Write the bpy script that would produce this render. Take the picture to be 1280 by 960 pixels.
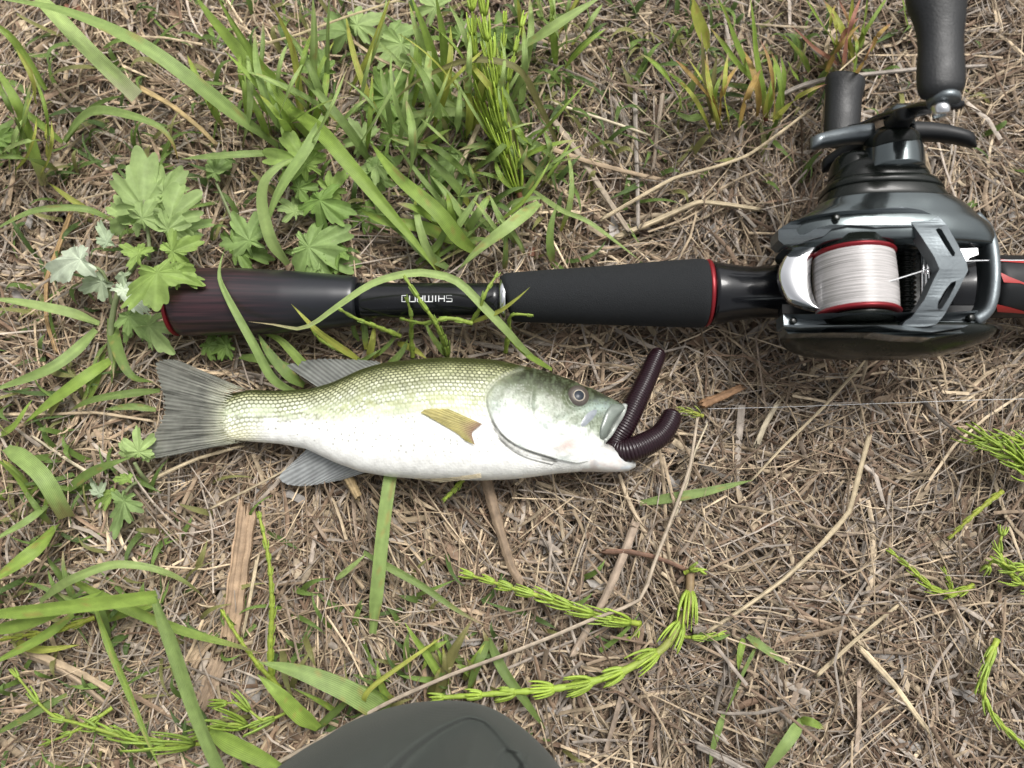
import bpy, bmesh, math, random
import numpy as np
from mathutils import Vector
from mathutils.geometry import tessellate_polygon

for o in list(bpy.data.objects):
    bpy.data.objects.remove(o)
random.seed(7)
RNG = np.random.default_rng(11)
scene = bpy.context.scene
COL = scene.collection

# ------------------------------------------------------------------ camera
TILT = math.radians(10.0)          # leaning forward from straight down
DIST = 0.33                        # metres from lens to the ground at mid frame
FPX = 960.0                        # focal length in pixels of the 1280 wide picture
CAM = np.array([0.0, -DIST * math.sin(TILT), DIST * math.cos(TILT)])
DIRV = np.array([0.0, math.sin(TILT), -math.cos(TILT)])
UPV = np.array([0.0, math.cos(TILT), math.sin(TILT)])
cam_data = bpy.data.cameras.new('camera')
cam = bpy.data.objects.new('camera', cam_data)
COL.objects.link(cam)
cam.location = CAM
cam.rotation_euler = (TILT, 0, 0)
cam_data.sensor_width = 36.0
cam_data.lens = 36.0 * FPX / 1280.0
cam_data.clip_start = 0.01
cam_data.clip_end = 500.0
cam_data.dof.use_dof = True
cam_data.dof.focus_distance = 0.315
cam_data.dof.aperture_fstop = 7.5
scene.camera = cam

# ------------------------------------------------------------------ sky, sun, exposure
SUN_EL, SUN_AZ = math.radians(62), math.radians(35)
world = bpy.data.worlds.new('World')
scene.world = world
world.use_nodes = True
nt = world.node_tree
nt.nodes.clear()
sky = nt.nodes.new('ShaderNodeTexSky')
sky.sky_type = 'NISHITA'
sky.sun_disc = False
sky.sun_elevation = SUN_EL
sky.sun_rotation = SUN_AZ
sky.air_density = 1.0
sky.dust_density = 6.0
hs = nt.nodes.new('ShaderNodeHueSaturation')
hs.inputs['Saturation'].default_value = 0.12
bg = nt.nodes.new('ShaderNodeBackground')
bg.inputs['Strength'].default_value = 0.09
wo = nt.nodes.new('ShaderNodeOutputWorld')
nt.links.new(sky.outputs[0], hs.inputs['Color'])
nt.links.new(hs.outputs[0], bg.inputs['Color'])
nt.links.new(bg.outputs[0], wo.inputs['Surface'])
sun_d = bpy.data.lights.new('sun', 'SUN')
sun_d.energy = 1.5
sun_d.angle = math.radians(22)
sun_d.color = (1.0, 0.965, 0.92)
sun = bpy.data.objects.new('sun', sun_d)
COL.objects.link(sun)
sdir = Vector((math.sin(SUN_AZ) * math.cos(SUN_EL), math.cos(SUN_AZ) * math.cos(SUN_EL), math.sin(SUN_EL)))
sun.rotation_euler = sdir.to_track_quat('Z', 'Y').to_euler()
sun.location = (0.5, 0.7, 1.5)
vs = scene.view_settings
vs.view_transform = 'Standard'
vs.look = 'None'
vs.exposure = 0.88
vs.gamma = 1.0
vs.use_curve_mapping = False

# ------------------------------------------------------------------ helpers
def P(px, py, z):
    """point on the level z (mm) that the photograph shows at pixel px, py"""
    z = z / 1000.0
    d = DIRV + np.array([1.0, 0, 0]) * ((px - 640.0) / FPX) + UPV * ((480.0 - py) / FPX)
    return CAM + d * ((z - CAM[2]) / d[2])

def mmpx(px, py, z):
    return float(np.linalg.norm(P(px + 0.5, py, z) - P(px - 0.5, py, z)))

def proj(v):
    r = np.asarray(v) - CAM
    dep = r @ DIRV
    return 640 + FPX * r[..., 0] / dep, 480 - FPX * (r @ UPV) / dep

def _hash(ix, iy, seed):
    n = (ix.astype(np.int64) * 374761393 + iy.astype(np.int64) * 668265263 + seed * 1442695041) & 0x7fffffff
    n = ((n ^ (n >> 13)) * 1274126177) & 0x7fffffff
    return ((n ^ (n >> 16)) & 0xffff) / 65535.0

def noise(x, y, seed=0):
    x = np.asarray(x, float); y = np.asarray(y, float)
    ix = np.floor(x); iy = np.floor(y)
    fx = x - ix; fy = y - iy
    fx = fx * fx * (3 - 2 * fx); fy = fy * fy * (3 - 2 * fy)
    a = _hash(ix, iy, seed); b = _hash(ix + 1, iy, seed)
    c = _hash(ix, iy + 1, seed); d = _hash(ix + 1, iy + 1, seed)
    return (a * (1 - fx) + b * fx) * (1 - fy) + (c * (1 - fx) + d * fx) * fy

def fbm(x, y, seed=0, o=4):
    s = 0; a = 0.5; t = 0
    for k in range(o):
        s = s + a * noise(np.asarray(x) * 2 ** k, np.asarray(y) * 2 ** k, seed + k * 17); t += a; a *= 0.5
    return s / t

def ss(a, b, x):
    t = np.clip((np.asarray(x, float) - a) / (b - a), 0, 1)
    return t * t * (3 - 2 * t)

def mixc(a, b, t):
    t = np.asarray(t)[..., None]
    return np.asarray(a) * (1 - t) + np.asarray(b) * t

def smooth_path(pts, n):
    pts = np.asarray(pts, float)
    if len(pts) == 2:
        return pts[0] + (pts[1] - pts[0]) * np.linspace(0, 1, n)[:, None]
    p = np.vstack([2 * pts[0] - pts[1], pts, 2 * pts[-1] - pts[-2]])
    out = []
    for i in range(1, len(p) - 2):
        t = np.linspace(0, 1, 16, endpoint=False)[:, None]
        a, b, c, d = p[i - 1], p[i], p[i + 1], p[i + 2]
        out.append(0.5 * ((2 * b) + (c - a) * t + (2 * a - 5 * b + 4 * c - d) * t ** 2 + (-a + 3 * b - 3 * c + d) * t ** 3))
    out = np.vstack(out + [pts[-1:]])
    L = np.r_[0, np.cumsum(np.linalg.norm(np.diff(out, axis=0), axis=1))]
    q = np.linspace(0, L[-1], n)
    return np.stack([np.interp(q, L, out[:, k]) for k in range(out.shape[1])], 1)

def curve1(xs, knots, smooth=7):
    k = np.asarray(knots, float)
    lo, hi = k[0, 0], k[-1, 0]
    g = np.linspace(lo, hi, 600)
    y = np.interp(g, k[:, 0], k[:, 1])
    w = max(3, int(smooth / (hi - lo) * 600)) | 1
    ker = np.hanning(w + 2)[1:-1]; ker /= ker.sum()
    yp = np.r_[2 * y[0] - y[w // 2:0:-1], y, 2 * y[-1] - y[-2:-w // 2 - 1:-1]]
    y = np.convolve(yp, ker, 'valid')[:600]
    return np.interp(xs, g, y)

def grid_faces(nu, nv, closed=False):
    m = nv if closed else nv - 1
    i = np.repeat(np.arange(nu - 1), m); j = np.tile(np.arange(m), nu - 1)
    j2 = (j + 1) % nv
    return np.stack([i * nv + j, i * nv + j2, (i + 1) * nv + j2, (i + 1) * nv + j], 1)

def root_loc(p):
    loc = np.zeros(3)
    while p is not None:
        loc += np.array(p.location); p = p.parent
    return loc

def obj(name, verts, faces, mat, parent=None, cols=None, smooth=True, uv=None, extra=None):
    verts = np.asarray(verts, float).reshape(-1, 3)
    if parent is not None:
        verts = verts - root_loc(parent)
    me = bpy.data.meshes.new(name)
    if isinstance(faces, np.ndarray) and faces.ndim == 2:
        nf, k = faces.shape
        me.vertices.add(len(verts)); me.vertices.foreach_set('co', verts.astype(np.float32).ravel())
        me.loops.add(nf * k); me.loops.foreach_set('vertex_index', faces.astype(np.int32).ravel())
        me.polygons.add(nf)
        me.polygons.foreach_set('loop_start', np.arange(0, nf * k, k, dtype=np.int32))
        me.polygons.foreach_set('loop_total', np.full(nf, k, np.int32))
        me.update(calc_edges=True)
    else:
        me.from_pydata([tuple(v) for v in verts], [], [tuple(int(i) for i in f) for f in faces])
    if smooth:
        me.polygons.foreach_set('use_smooth', np.ones(len(me.polygons), bool))
    if cols is not None:
        c = np.ones((len(verts), 4), np.float32); c[:, :3] = np.asarray(cols, np.float32)
        a = me.color_attributes.new('Col', 'FLOAT_COLOR', 'POINT'); a.data.foreach_set('color', c.ravel())
    if uv is not None:
        u = me.uv_layers.new(name='UVMap')
        li = np.empty(len(me.loops), np.int32); me.loops.foreach_get('vertex_index', li)
        u.data.foreach_set('uv', np.asarray(uv, np.float32)[li].ravel())
    me.materials.append(mat)
    me.validate(); me.update()
    o = bpy.data.objects.new(name, me)
    COL.objects.link(o)
    if parent is not None:
        o.parent = parent
    return o

def tag(o, label=None, cat=None, group=None, kind=None):
    if label: o['label'] = label
    if cat: o['category'] = cat
    if group: o['group'] = group
    if kind: o['kind'] = kind
    return o

def thing(name, loc, label, cat, group=None):
    o = bpy.data.objects.new(name, None)
    COL.objects.link(o)
    o.empty_display_size = 0.01
    o.location = [float(c) for c in loc]
    return tag(o, label, cat, group)

def frames(path):
    n = len(path)
    t = np.gradient(path, axis=0); t /= np.linalg.norm(t, axis=1)[:, None] + 1e-12
    up = np.array([0, 0, 1.0])
    s = np.cross(t[0], up)
    if np.linalg.norm(s) < 0.15: s = np.cross(t[0], [1.0, 0, 0])
    s /= np.linalg.norm(s)
    S = [s]
    for i in range(1, n):
        s = S[-1] - t[i] * (S[-1] @ t[i]); s /= np.linalg.norm(s); S.append(s)
    S = np.array(S)
    return t, S, np.cross(S, t)

def tube(path, rad, sides=8, flat=1.0, phase=0.0):
    """closed tube; returns verts, quads (flat scales the vertical half axis)"""
    path = np.asarray(path, float); rad = np.broadcast_to(np.asarray(rad, float), (len(path),))
    t, S, N = frames(path)
    path = np.vstack([path[:1] - t[:1] * rad[0] * 0.02, path, path[-1:] + t[-1:] * rad[-1] * 0.02])
    rad = np.r_[rad[0] * 0.02, rad, rad[-1] * 0.02]
    S = np.vstack([S[:1], S, S[-1:]]); N = np.vstack([N[:1], N, N[-1:]])
    a = np.linspace(0, 2 * math.pi, sides, endpoint=False) + phase
    v = path[:, None] + rad[:, None, None] * (np.cos(a)[None, :, None] * S[:, None] + flat * np.sin(a)[None, :, None] * N[:, None])
    return v.reshape(-1, 3), grid_faces(len(path), sides, True)

def box(c, s, bev=0.15, rot=0.0):
    """bevelled box from a superellipse-like loft; c centre, s full sizes (metres)"""
    bm = bmesh.new(); bmesh.ops.create_cube(bm, size=1)
    for v in bm.verts: v.co = Vector((v.co.x * s[0], v.co.y * s[1], v.co.z * s[2]))
    bmesh.ops.bevel(bm, geom=bm.edges[:], offset=min(s) * bev, segments=2, affect='EDGES')
    cr, sr = math.cos(rot), math.sin(rot)
    vs_ = [(c[0] + v.co.x * cr - v.co.y * sr, c[1] + v.co.x * sr + v.co.y * cr, c[2] + v.co.z) for v in bm.verts]
    bm.verts.index_update()
    fs = [[v.index for v in f.verts] for f in bm.faces]
    bm.free()
    return vs_, fs

def lathe(axis_pts, radii, sides=48, flat=1.0, phase=0.0):
    return tube(axis_pts, radii, sides, flat, phase)

def join(parts):
    V, F, k = [], [], 0
    for v, f in parts:
        v = np.asarray(v, float).reshape(-1, 3)
        V.append(v); F += [[int(i) + k for i in q] for q in f]; k += len(v)
    return np.vstack(V), F

def prism(outline, zfun, thick, holes=()):
    """plate cut to an outline in pixels, with holes, real thickness (mm)"""
    loops = [list(outline)] + [list(h) for h in holes]
    tri = tessellate_polygon([[Vector((p[0], p[1], 0)) for p in l] for l in loops])
    pts = [p for l in loops for p in l]
    n = len(pts)
    top = [P(p[0], p[1], zfun(p[0], p[1])) for p in pts]
    bot = [np.array(t) - np.array([0, 0, thick / 1000.0]) for t in top]
    F = [list(t) for t in tri] + [[i + n for i in reversed(t)] for t in tri]
    k = 0
    for l in loops:
        m = len(l)
        for i in range(m):
            a, b = k + i, k + (i + 1) % m
            F.append([a, b, b + n, a + n])
        k += m
    return np.vstack([top, bot]), F

# ------------------------------------------------------------------ materials
def new_mat(name):
    m = bpy.data.materials.new(name); m.use_nodes = True
    n = m.node_tree.nodes
    return m, m.node_tree, n['Principled BSDF']

def plain(name, col, rough=0.5, metal=0.0, coat=0.0, bump=0.0, bscale=800.0, spec=0.5, var=0.0):
    m, t, b = new_mat(name)
    b.inputs['Base Color'].default_value = (*col, 1)
    b.inputs['Roughness'].default_value = rough
    b.inputs['Metallic'].default_value = metal
    b.inputs['Coat Weight'].default_value = coat
    b.inputs['Coat Roughness'].default_value = 0.06
    b.inputs['Specular IOR Level'].default_value = spec
    tc = t.nodes.new('ShaderNodeTexCoord')
    if bump > 0:
        nz = t.nodes.new('ShaderNodeTexNoise'); nz.inputs['Scale'].default_value = bscale
        nz.inputs['Detail'].default_value = 3
        bp = t.nodes.new('ShaderNodeBump'); bp.inputs['Strength'].default_value = bump
        bp.inputs['Distance'].default_value = 0.0005
        t.links.new(tc.outputs['Object'], nz.inputs['Vector'])
        t.links.new(nz.outputs['Fac'], bp.inputs['Height'])
        t.links.new(bp.outputs[0], b.inputs['Normal'])
    if var > 0:      # smudges and wear change the gloss
        nz = t.nodes.new('ShaderNodeTexNoise'); nz.inputs['Scale'].default_value = 140
        nz.inputs['Detail'].default_value = 6
        mr = t.nodes.new('ShaderNodeMapRange')
        mr.inputs['From Min'].default_value = 0.35; mr.inputs['From Max'].default_value = 0.7
        mr.inputs['To Min'].default_value = rough; mr.inputs['To Max'].default_value = min(1, rough + var)
        t.links.new(tc.outputs['Object'], nz.inputs['Vector'])
        t.links.new(nz.outputs['Fac'], mr.inputs['Value'])
        t.links.new(mr.outputs[0], b.inputs['Roughness'])
    return m

def vcol(name, rough=0.6, trans=0.0, bump=0.0, bscale=600.0, stretch=None, spec=0.4, alpha=0.0, veins=0.0, coat=0.0, mottle=0.0):
    """pigment from the colour attribute, plus fine relief"""
    m, t, b = new_mat(name)
    L = t.links.new
    at = t.nodes.new('ShaderNodeAttribute'); at.attribute_name = 'Col'
    tc = t.nodes.new('ShaderNodeTexCoord')
    col = at.outputs['Color']
    if mottle > 0:
        nz = t.nodes.new('ShaderNodeTexNoise'); nz.inputs['Scale'].default_value = 260; nz.inputs['Detail'].default_value = 5
        L(tc.outputs['Object'], nz.inputs['Vector'])
        mr = t.nodes.new('ShaderNodeMapRange')
        mr.inputs['From Min'].default_value = 0.3; mr.inputs['From Max'].default_value = 0.7
        mr.inputs['To Min'].default_value = 1 - mottle; mr.inputs['To Max'].default_value = 1 + mottle
        L(nz.outputs['Fac'], mr.inputs['Value'])
        vm = t.nodes.new('ShaderNodeVectorMath'); vm.operation = 'SCALE'
        L(col, vm.inputs[0]); L(mr.outputs[0], vm.inputs['Scale'])
        col = vm.outputs[0]
    L(col, b.inputs['Base Color'])
    b.inputs['Roughness'].default_value = rough
    b.inputs['Specular IOR Level'].default_value = spec
    b.inputs['Coat Weight'].default_value = coat
    b.inputs['Coat Roughness'].default_value = 0.12
    h = None
    if bump > 0:
        nz = t.nodes.new('ShaderNodeTexNoise'); nz.inputs['Scale'].default_value = bscale; nz.inputs['Detail'].default_value = 4
        L(tc.outputs['Object'], nz.inputs['Vector']); h = nz.outputs['Fac']
    if veins > 0:
        uv = t.nodes.new('ShaderNodeUVMap')
        sx = t.nodes.new('ShaderNodeSeparateXYZ'); L(uv.outputs[0], sx.inputs[0])
        mu = t.nodes.new('ShaderNodeMath'); mu.operation = 'MULTIPLY'; mu.inputs[1].default_value = veins
        L(sx.outputs['X'], mu.inputs[0])
        si = t.nodes.new('ShaderNodeMath'); si.operation = 'SINE'; L(mu.outputs[0], si.inputs[0])
        h = si.outputs[0]
        # pale ribs along the blade
        m2 = t.nodes.new('ShaderNodeMapRange'); m2.inputs['From Min'].default_value = -1; m2.inputs['To Min'].default_value = 0.84; m2.inputs['To Max'].default_value = 1.14
        L(h, m2.inputs['Value'])
        v2 = t.nodes.new('ShaderNodeVectorMath'); v2.operation = 'SCALE'
        L(col, v2.inputs[0]); L(m2.outputs[0], v2.inputs['Scale']); col = v2.outputs[0]; L(col, b.inputs['Base Color'])
    if h is not None:
        bp = t.nodes.new('ShaderNodeBump'); bp.inputs['Strength'].default_value = bump if veins == 0 else 0.35
        bp.inputs['Distance'].default_value = 0.0004 if veins == 0 else 0.00012
        L(h, bp.inputs['Height']); L(bp.outputs[0], b.inputs['Normal'])
    out = t.nodes['Material Output']
    sh = b.outputs[0]
    if trans > 0:
        tr = t.nodes.new('ShaderNodeBsdfTranslucent'); L(col, tr.inputs['Color'])
        mx = t.nodes.new('ShaderNodeMixShader'); mx.inputs[0].default_value = trans
        L(sh, mx.inputs[1]); L(tr.outputs[0], mx.inputs[2]); sh = mx.outputs[0]
    if alpha > 0:
        tp = t.nodes.new('ShaderNodeBsdfTransparent')
        mx = t.nodes.new('ShaderNodeMixShader'); mx.inputs[0].default_value = alpha
        L(sh, mx.inputs[1]); L(tp.outputs[0], mx.inputs[2]); sh = mx.outputs[0]
    L(sh, out.inputs['Surface'])
    return m

M = {}
M['straw'] = vcol('dry_straw', 0.7, 0.0, 0.5, 900, spec=0.3, mottle=0.35)
M['blade'] = vcol('grass_leaf', 0.48, 0.35, veins=70.0, spec=0.4, mottle=0.12)
M['leaf'] = vcol('lobed_leaf', 0.62, 0.3, 0.5, 700, spec=0.35, mottle=0.15)
M['horsetail'] = vcol('horsetail_green', 0.55, 0.15, 0.3, 1500, spec=0.4, mottle=0.15)
M['wood'] = vcol('dead_stem', 0.72, 0.0, 0.6, 900, spec=0.3, mottle=0.25)
M['fish'] = vcol('fish_skin', 0.36, 0.0, 0.4, 1000, spec=0.4, coat=0.1, mottle=0.14)
M['fin'] = vcol('fin_membrane', 0.38, 0.35, 0.2, 900, spec=0.45, alpha=0.27, mottle=0.18)
M['foam'] = plain('eva_foam', (0.011, 0.0125, 0.014), 0.85, bump=0.8, bscale=2600, spec=0.35)
M['gloss_black'] = plain('gloss_black', (0.006, 0.0065, 0.008), 0.16, coat=0.25, var=0.12, spec=0.3)
M['silver'] = plain('silver_metal', (0.75, 0.76, 0.77), 0.18, 1.0)
M['chrome'] = plain('chrome', (0.92, 0.92, 0.93), 0.05, 1.0, var=0.08)
M['red_metal'] = plain('red_anodised', (0.22, 0.012, 0.018), 0.35, 0.4)
M['red_paint'] = plain('red_paint', (0.36, 0.025, 0.022), 0.4)
M['reel'] = plain('gunmetal_paint', (0.125, 0.145, 0.148), 0.13, 0.9, coat=0.3, var=0.14)
M['reel_dark'] = plain('dark_gunmetal', (0.008, 0.010, 0.008), 0.2, 0.0, coat=0.08, var=0.12, spec=0.25)
M['reel_top'] = plain('satin_grey', (0.15, 0.17, 0.18), 0.34, 0.75, bump=0.15, bscale=900, var=0.2)
M['black'] = plain('black_plastic', (0.011, 0.012, 0.013), 0.4, var=0.15, spec=0.3)
M['knob'] = plain('knob_rubber', (0.009, 0.010, 0.011), 0.45, bump=0.25, bscale=1500, var=0.15)
M['white_print'] = plain('white_print', (0.78, 0.79, 0.8), 0.4)
M['eye_dark'] = plain('pupil', (0.016, 0.022, 0.032), 0.3, spec=0.3)
M['eye_ring'] = plain('iris_ring', (0.42, 0.37, 0.30), 0.35, 0.2, coat=0.3)
M['eye_socket'] = plain('iris', (0.085, 0.07, 0.06), 0.35, 0.1, coat=0.6, bump=0.2)
M['mouth'] = plain('mouth_lining', (0.16, 0.10, 0.10), 0.4)
M['line'] = plain('fishing_line', (0.72, 0.73, 0.74), 0.25)

# ------------------------------------------------------------------ ground
def relief(x, y):
    """height of the straw mat (metres): gentle hummocks, pressed flat where rod, reel and fish lie"""
    h = (fbm(x * 16 + 5, y * 16 + 9, 3, 3) - 0.5) * 0.014
    px = 640 + x * 2909; py = 480 - y * 2909
    lie = ss(150, 240, px) * (1 - ss(1500, 1700, px)) * ss(280, 330, py) * (1 - ss(610, 660, py))
    return h * (1 - lie) - lie * 0.003

gm, gt, gb = new_mat('soil')
tc = gt.nodes.new('ShaderNodeTexCoord')
n1 = gt.nodes.new('ShaderNodeTexNoise'); n1.inputs['Scale'].default_value = 120; n1.inputs['Detail'].default_value = 8
mp = gt.nodes.new('ShaderNodeMapping'); mp.inputs['Scale'].default_value = (1, 4, 1)
rp = gt.nodes.new('ShaderNodeValToRGB')
rp.color_ramp.elements[0].position = 0.3; rp.color_ramp.elements[0].color = (0.035, 0.026, 0.018, 1)
rp.color_ramp.elements[1].position = 0.75; rp.color_ramp.elements[1].color = (0.20, 0.15, 0.10, 1)
gt.links.new(tc.outputs['Object'], mp.inputs[0]); gt.links.new(mp.outputs[0], n1.inputs['Vector'])
gt.links.new(n1.outputs['Fac'], rp.inputs[0]); gt.links.new(rp.outputs[0], gb.inputs['Base Color'])
bp = gt.nodes.new('ShaderNodeBump'); bp.inputs['Distance'].default_value = 0.004
gt.links.new(n1.outputs['Fac'], bp.inputs['Height']); gt.links.new(bp.outputs[0], gb.inputs['Normal'])
gb.inputs['Roughness'].default_value = 0.9
xs = np.r_[-40, -10, -3, -1.2, np.linspace(-0.7, 0.7, 90), 1.2, 3, 10, 40]
gx, gy = np.meshgrid(xs, xs, indexing='ij')
gz = np.where((abs(gx) < 0.75) & (abs(gy) < 0.75), relief(gx, gy), 0) - 0.019
tag(obj('ground', np.stack([gx, gy, gz], -1), grid_faces(len(xs), len(xs)), gm), kind='structure')

# ------------------------------------------------------------------ straw litter (uncountable)
PAL = np.array([[0.34, 0.265, 0.19], [0.46, 0.375, 0.265], [0.24, 0.175, 0.125], [0.35, 0.31, 0.27],
                [0.56, 0.47, 0.34], [0.17, 0.115, 0.08], [0.40, 0.36, 0.315], [0.29, 0.235, 0.185]])
PALW = np.array([.19, .16, .13, .15, .12, .06, .13, .06])

def strands(n, xr, yr, seed, lo, hi, wlo, whi, ztop, zspan, curl, tmax=0.5):
    r = np.random.default_rng(seed)
    x = r.uniform(*xr, n); y = r.uniform(*yr, n)
    L = lo + (hi - lo) * r.random(n) ** 2.0
    w = wlo + (whi - wlo) * r.random(n) ** 2.6
    dep = r.random(n) ** 0.8
    flow = fbm(x * 9, y * 9, 40, 2) * 4 * math.pi + fbm(x * 30, y * 30, 50, 1) * 2
    th = np.where(r.random(n) < 0.55, flow + r.normal(0, 0.45, n), r.uniform(0, 2 * math.pi, n))
    kap = r.normal(0, 1, n) * curl * np.where(r.random(n) < 0.12, 3.5, 1)
    k2 = r.normal(0, 0.5, n) * curl
    pit = r.normal(0, 0.13, n) * np.where(r.random(n) < 0.1, 2.2, 1)
    pit = np.clip(pit, -tmax, tmax)
    bend = r.normal(0, 0.10, n) * L
    roll = r.normal(0, 0.6, n)
    S = 6
    s = np.linspace(-0.5, 0.5, S)
    ang = th[:, None] + kap[:, None] * s + k2[:, None] * s ** 2 * 3
    dx = np.cos(ang); dy = np.sin(ang)
    cx = np.cumsum(dx, 1); cx -= cx.mean(1, keepdims=True)
    cy = np.cumsum(dy, 1); cy -= cy.mean(1, keepdims=True)
    step = (L / (S - 1))[:, None]
    X = x[:, None] + cx * step; Y = y[:, None] + cy * step
    Z = (relief(x, y) + ztop - zspan * dep)[:, None] + (pit * L)[:, None] * s - bend[:, None] * (s ** 2) * 2
    Z = np.minimum(Z, relief(x, y)[:, None] + ztop + 0.004)
    rl = roll[:, None] + r.normal(0, 0.5, n)[:, None] * s
    ax = -dy * np.cos(rl); ay = dx * np.cos(rl); az = np.sin(rl)
    tap = np.where(r.random(n) < 0.5, 0.25, 0.8)[:, None]
    ww = (w[:, None] * (1 - (1 - tap) * (s + 0.5) ** 1.5)) * 0.5
    arch = (w * 0.28)[:, None]
    V = np.empty((n, S, 3, 3))
    for k, q in enumerate((-1, 0, 1)):
        V[:, :, k, 0] = X + q * ax * ww - (q == 0) * 0
        V[:, :, k, 1] = Y + q * ay * ww
        V[:, :, k, 2] = Z + q * az * ww + (q == 0) * arch
    f0 = grid_faces(S, 3)
    F = (f0[None] + (np.arange(n) * S * 3)[:, None, None]).reshape(-1, 4)
    ci = r.choice(len(PAL), n, p=PALW)
    br = r.normal(0.97, 0.24, n).clip(0.4, 1.5)
    zone = 0.86 + 0.28 * fbm(x * 14, y * 14, 70, 2)
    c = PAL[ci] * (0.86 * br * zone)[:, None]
    # warmer and yellower on the grassy left, greyer on the right
    t = ss(-0.12, 0.12, x)[:, None]
    c = c * (np.array([1.04, 0.98, 0.91]) * (1 - t) + np.array([0.92, 0.885, 0.85]) * t)
    C = np.repeat(c[:, None], S * 3, 1)
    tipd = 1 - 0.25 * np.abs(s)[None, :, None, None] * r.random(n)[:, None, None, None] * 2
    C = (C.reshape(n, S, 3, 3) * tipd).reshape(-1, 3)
    return V.reshape(-1, 3), F, C

sets = [
    strands(30000, (-0.30, 0.30), (-0.22, 0.26), 1, 0.012, 0.055, 0.0007, 0.0024, -0.005, 0.012, 0.5),
    strands(22000, (-0.30, 0.30), (-0.22, 0.26), 2, 0.010, 0.042, 0.0005, 0.0017, 0.0003, 0.008, 0.75),
    strands(9000, (-0.30, 0.30), (-0.22, 0.26), 3, 0.012, 0.065, 0.0006, 0.0020, 0.0012, 0.0045, 0.5),
    strands(5000, (-0.30, 0.30), (-0.22, 0.26), 8, 0.03, 0.11, 0.0004, 0.0012, 0.0022, 0.004, 0.5),
    strands(2600, (-0.30, 0.30), (-0.22, 0.26), 4, 0.015, 0.06, 0.0014, 0.0032, 0.000, 0.006, 0.4),
    strands(3000, (-0.30, 0.30), (-0.22, 0.26), 6, 0.006, 0.022, 0.0003, 0.0007, 0.0022, 0.003, 3.0),
    strands(16000, (-0.62, 0.62), (-0.55, 0.62), 5, 0.02, 0.07, 0.0012, 0.003, -0.002, 0.010, 0.8),
]
V, F, C, k = [], [], [], 0
for v, f, c in sets:
    V.append(v); F.append(f + k); C.append(c); k += len(v)
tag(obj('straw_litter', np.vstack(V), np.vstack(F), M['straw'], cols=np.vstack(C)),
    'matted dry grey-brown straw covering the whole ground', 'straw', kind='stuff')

# crumbled dead leaves and husks lying in the straw, too many to count
def flakes(n, seed):
    r = np.random.default_rng(seed)
    V, C = [], []
    nu, nv = 6, 5
    u = np.linspace(-0.5, 0.5, nu)[:, None]; w = np.linspace(-0.5, 0.5, nv)[None]
    for i in range(n):
        x, y = r.uniform(-0.28, 0.28), r.uniform(-0.2, 0.24)
        L = r.uniform(0.004, 0.013); W = L * r.uniform(0.16, 0.42)
        th = r.uniform(0, 6.28); cu = r.uniform(0.6, 2.2); rl = r.normal(0, 0.5)
        wid = W * np.sqrt(np.clip(1 - (2 * u * 0.97) ** 2, 0, 1)) * (1 + 0.3 * np.sin(u * 25 + i) + 0.25 * np.sin(u * 47 + 3 * i))
        lx = (u * L + 0 * w); a = w * cu
        ly = wid * np.sin(a) / cu; lz = wid * (1 - np.cos(a)) / cu * (1 if i % 3 else -1) + 0.12 * L * np.sin(3 * u + i)
        ly, lz = ly * math.cos(rl) - lz * math.sin(rl), ly * math.sin(rl) + lz * math.cos(rl)
        z0 = float(relief(np.array(x), np.array(y))) + r.uniform(-0.004, 0.0008)
        V.append(np.stack([x + lx * math.cos(th) - ly * math.sin(th), y + lx * math.sin(th) + ly * math.cos(th), z0 + lz], -1).reshape(-1, 3))
        base = [(0.36, 0.33, 0.30), (0.42, 0.34, 0.24), (0.22, 0.15, 0.10), (0.25, 0.12, 0.075)][int(r.choice(4, p=[.34, .34, .28, .04]))]
        C.append(np.repeat([np.array(base) * r.uniform(0.55, 1.0)], nu * nv, 0))
    f0 = grid_faces(nu, nv)
    F = (f0[None] + (np.arange(n) * nu * nv)[:, None, None]).reshape(-1, 4)
    return np.vstack(V), F, np.vstack(C)
v, f, c = flakes(700, 21)
tag(obj('leaf_crumbs', v, f, M['straw'], cols=c), 'small curled crumbs of dead leaf scattered through the straw', 'dead leaves', kind='stuff')

# ------------------------------------------------------------------ fishing rod
def rod_z(px):
    return float(np.interp(px, [200, 450, 640, 900, 1100, 1300, 1900], [14.5, 15, 16, 19, 20, 20, 14]))

def rod_section(knots, n):
    """knots: (px, top py, bottom py) -> axis points and radii"""
    k = np.asarray(knots, float)
    xs = np.linspace(k[0, 0], k[-1, 0], n)
    w = 6 if k[-1, 0] - k[0, 0] > 60 else 2
    tp = curve1(xs, k[:, [0, 1]], w); bt = curve1(xs, k[:, [0, 2]], w)
    ax, rr = [], []
    for x, a, b in zip(xs, tp, bt):
        z = rod_z(x)
        A, B = P(x, a, z), P(x, b, z)
        ax.append((A + B) / 2); rr.append(np.linalg.norm(A - B) / 2)
    return np.array(ax), np.array(rr)

rod = thing('fishing_rod', P(640, 370, 0), 'black baitcasting rod handle lying across the straw above the fish', 'fishing rod')

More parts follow.
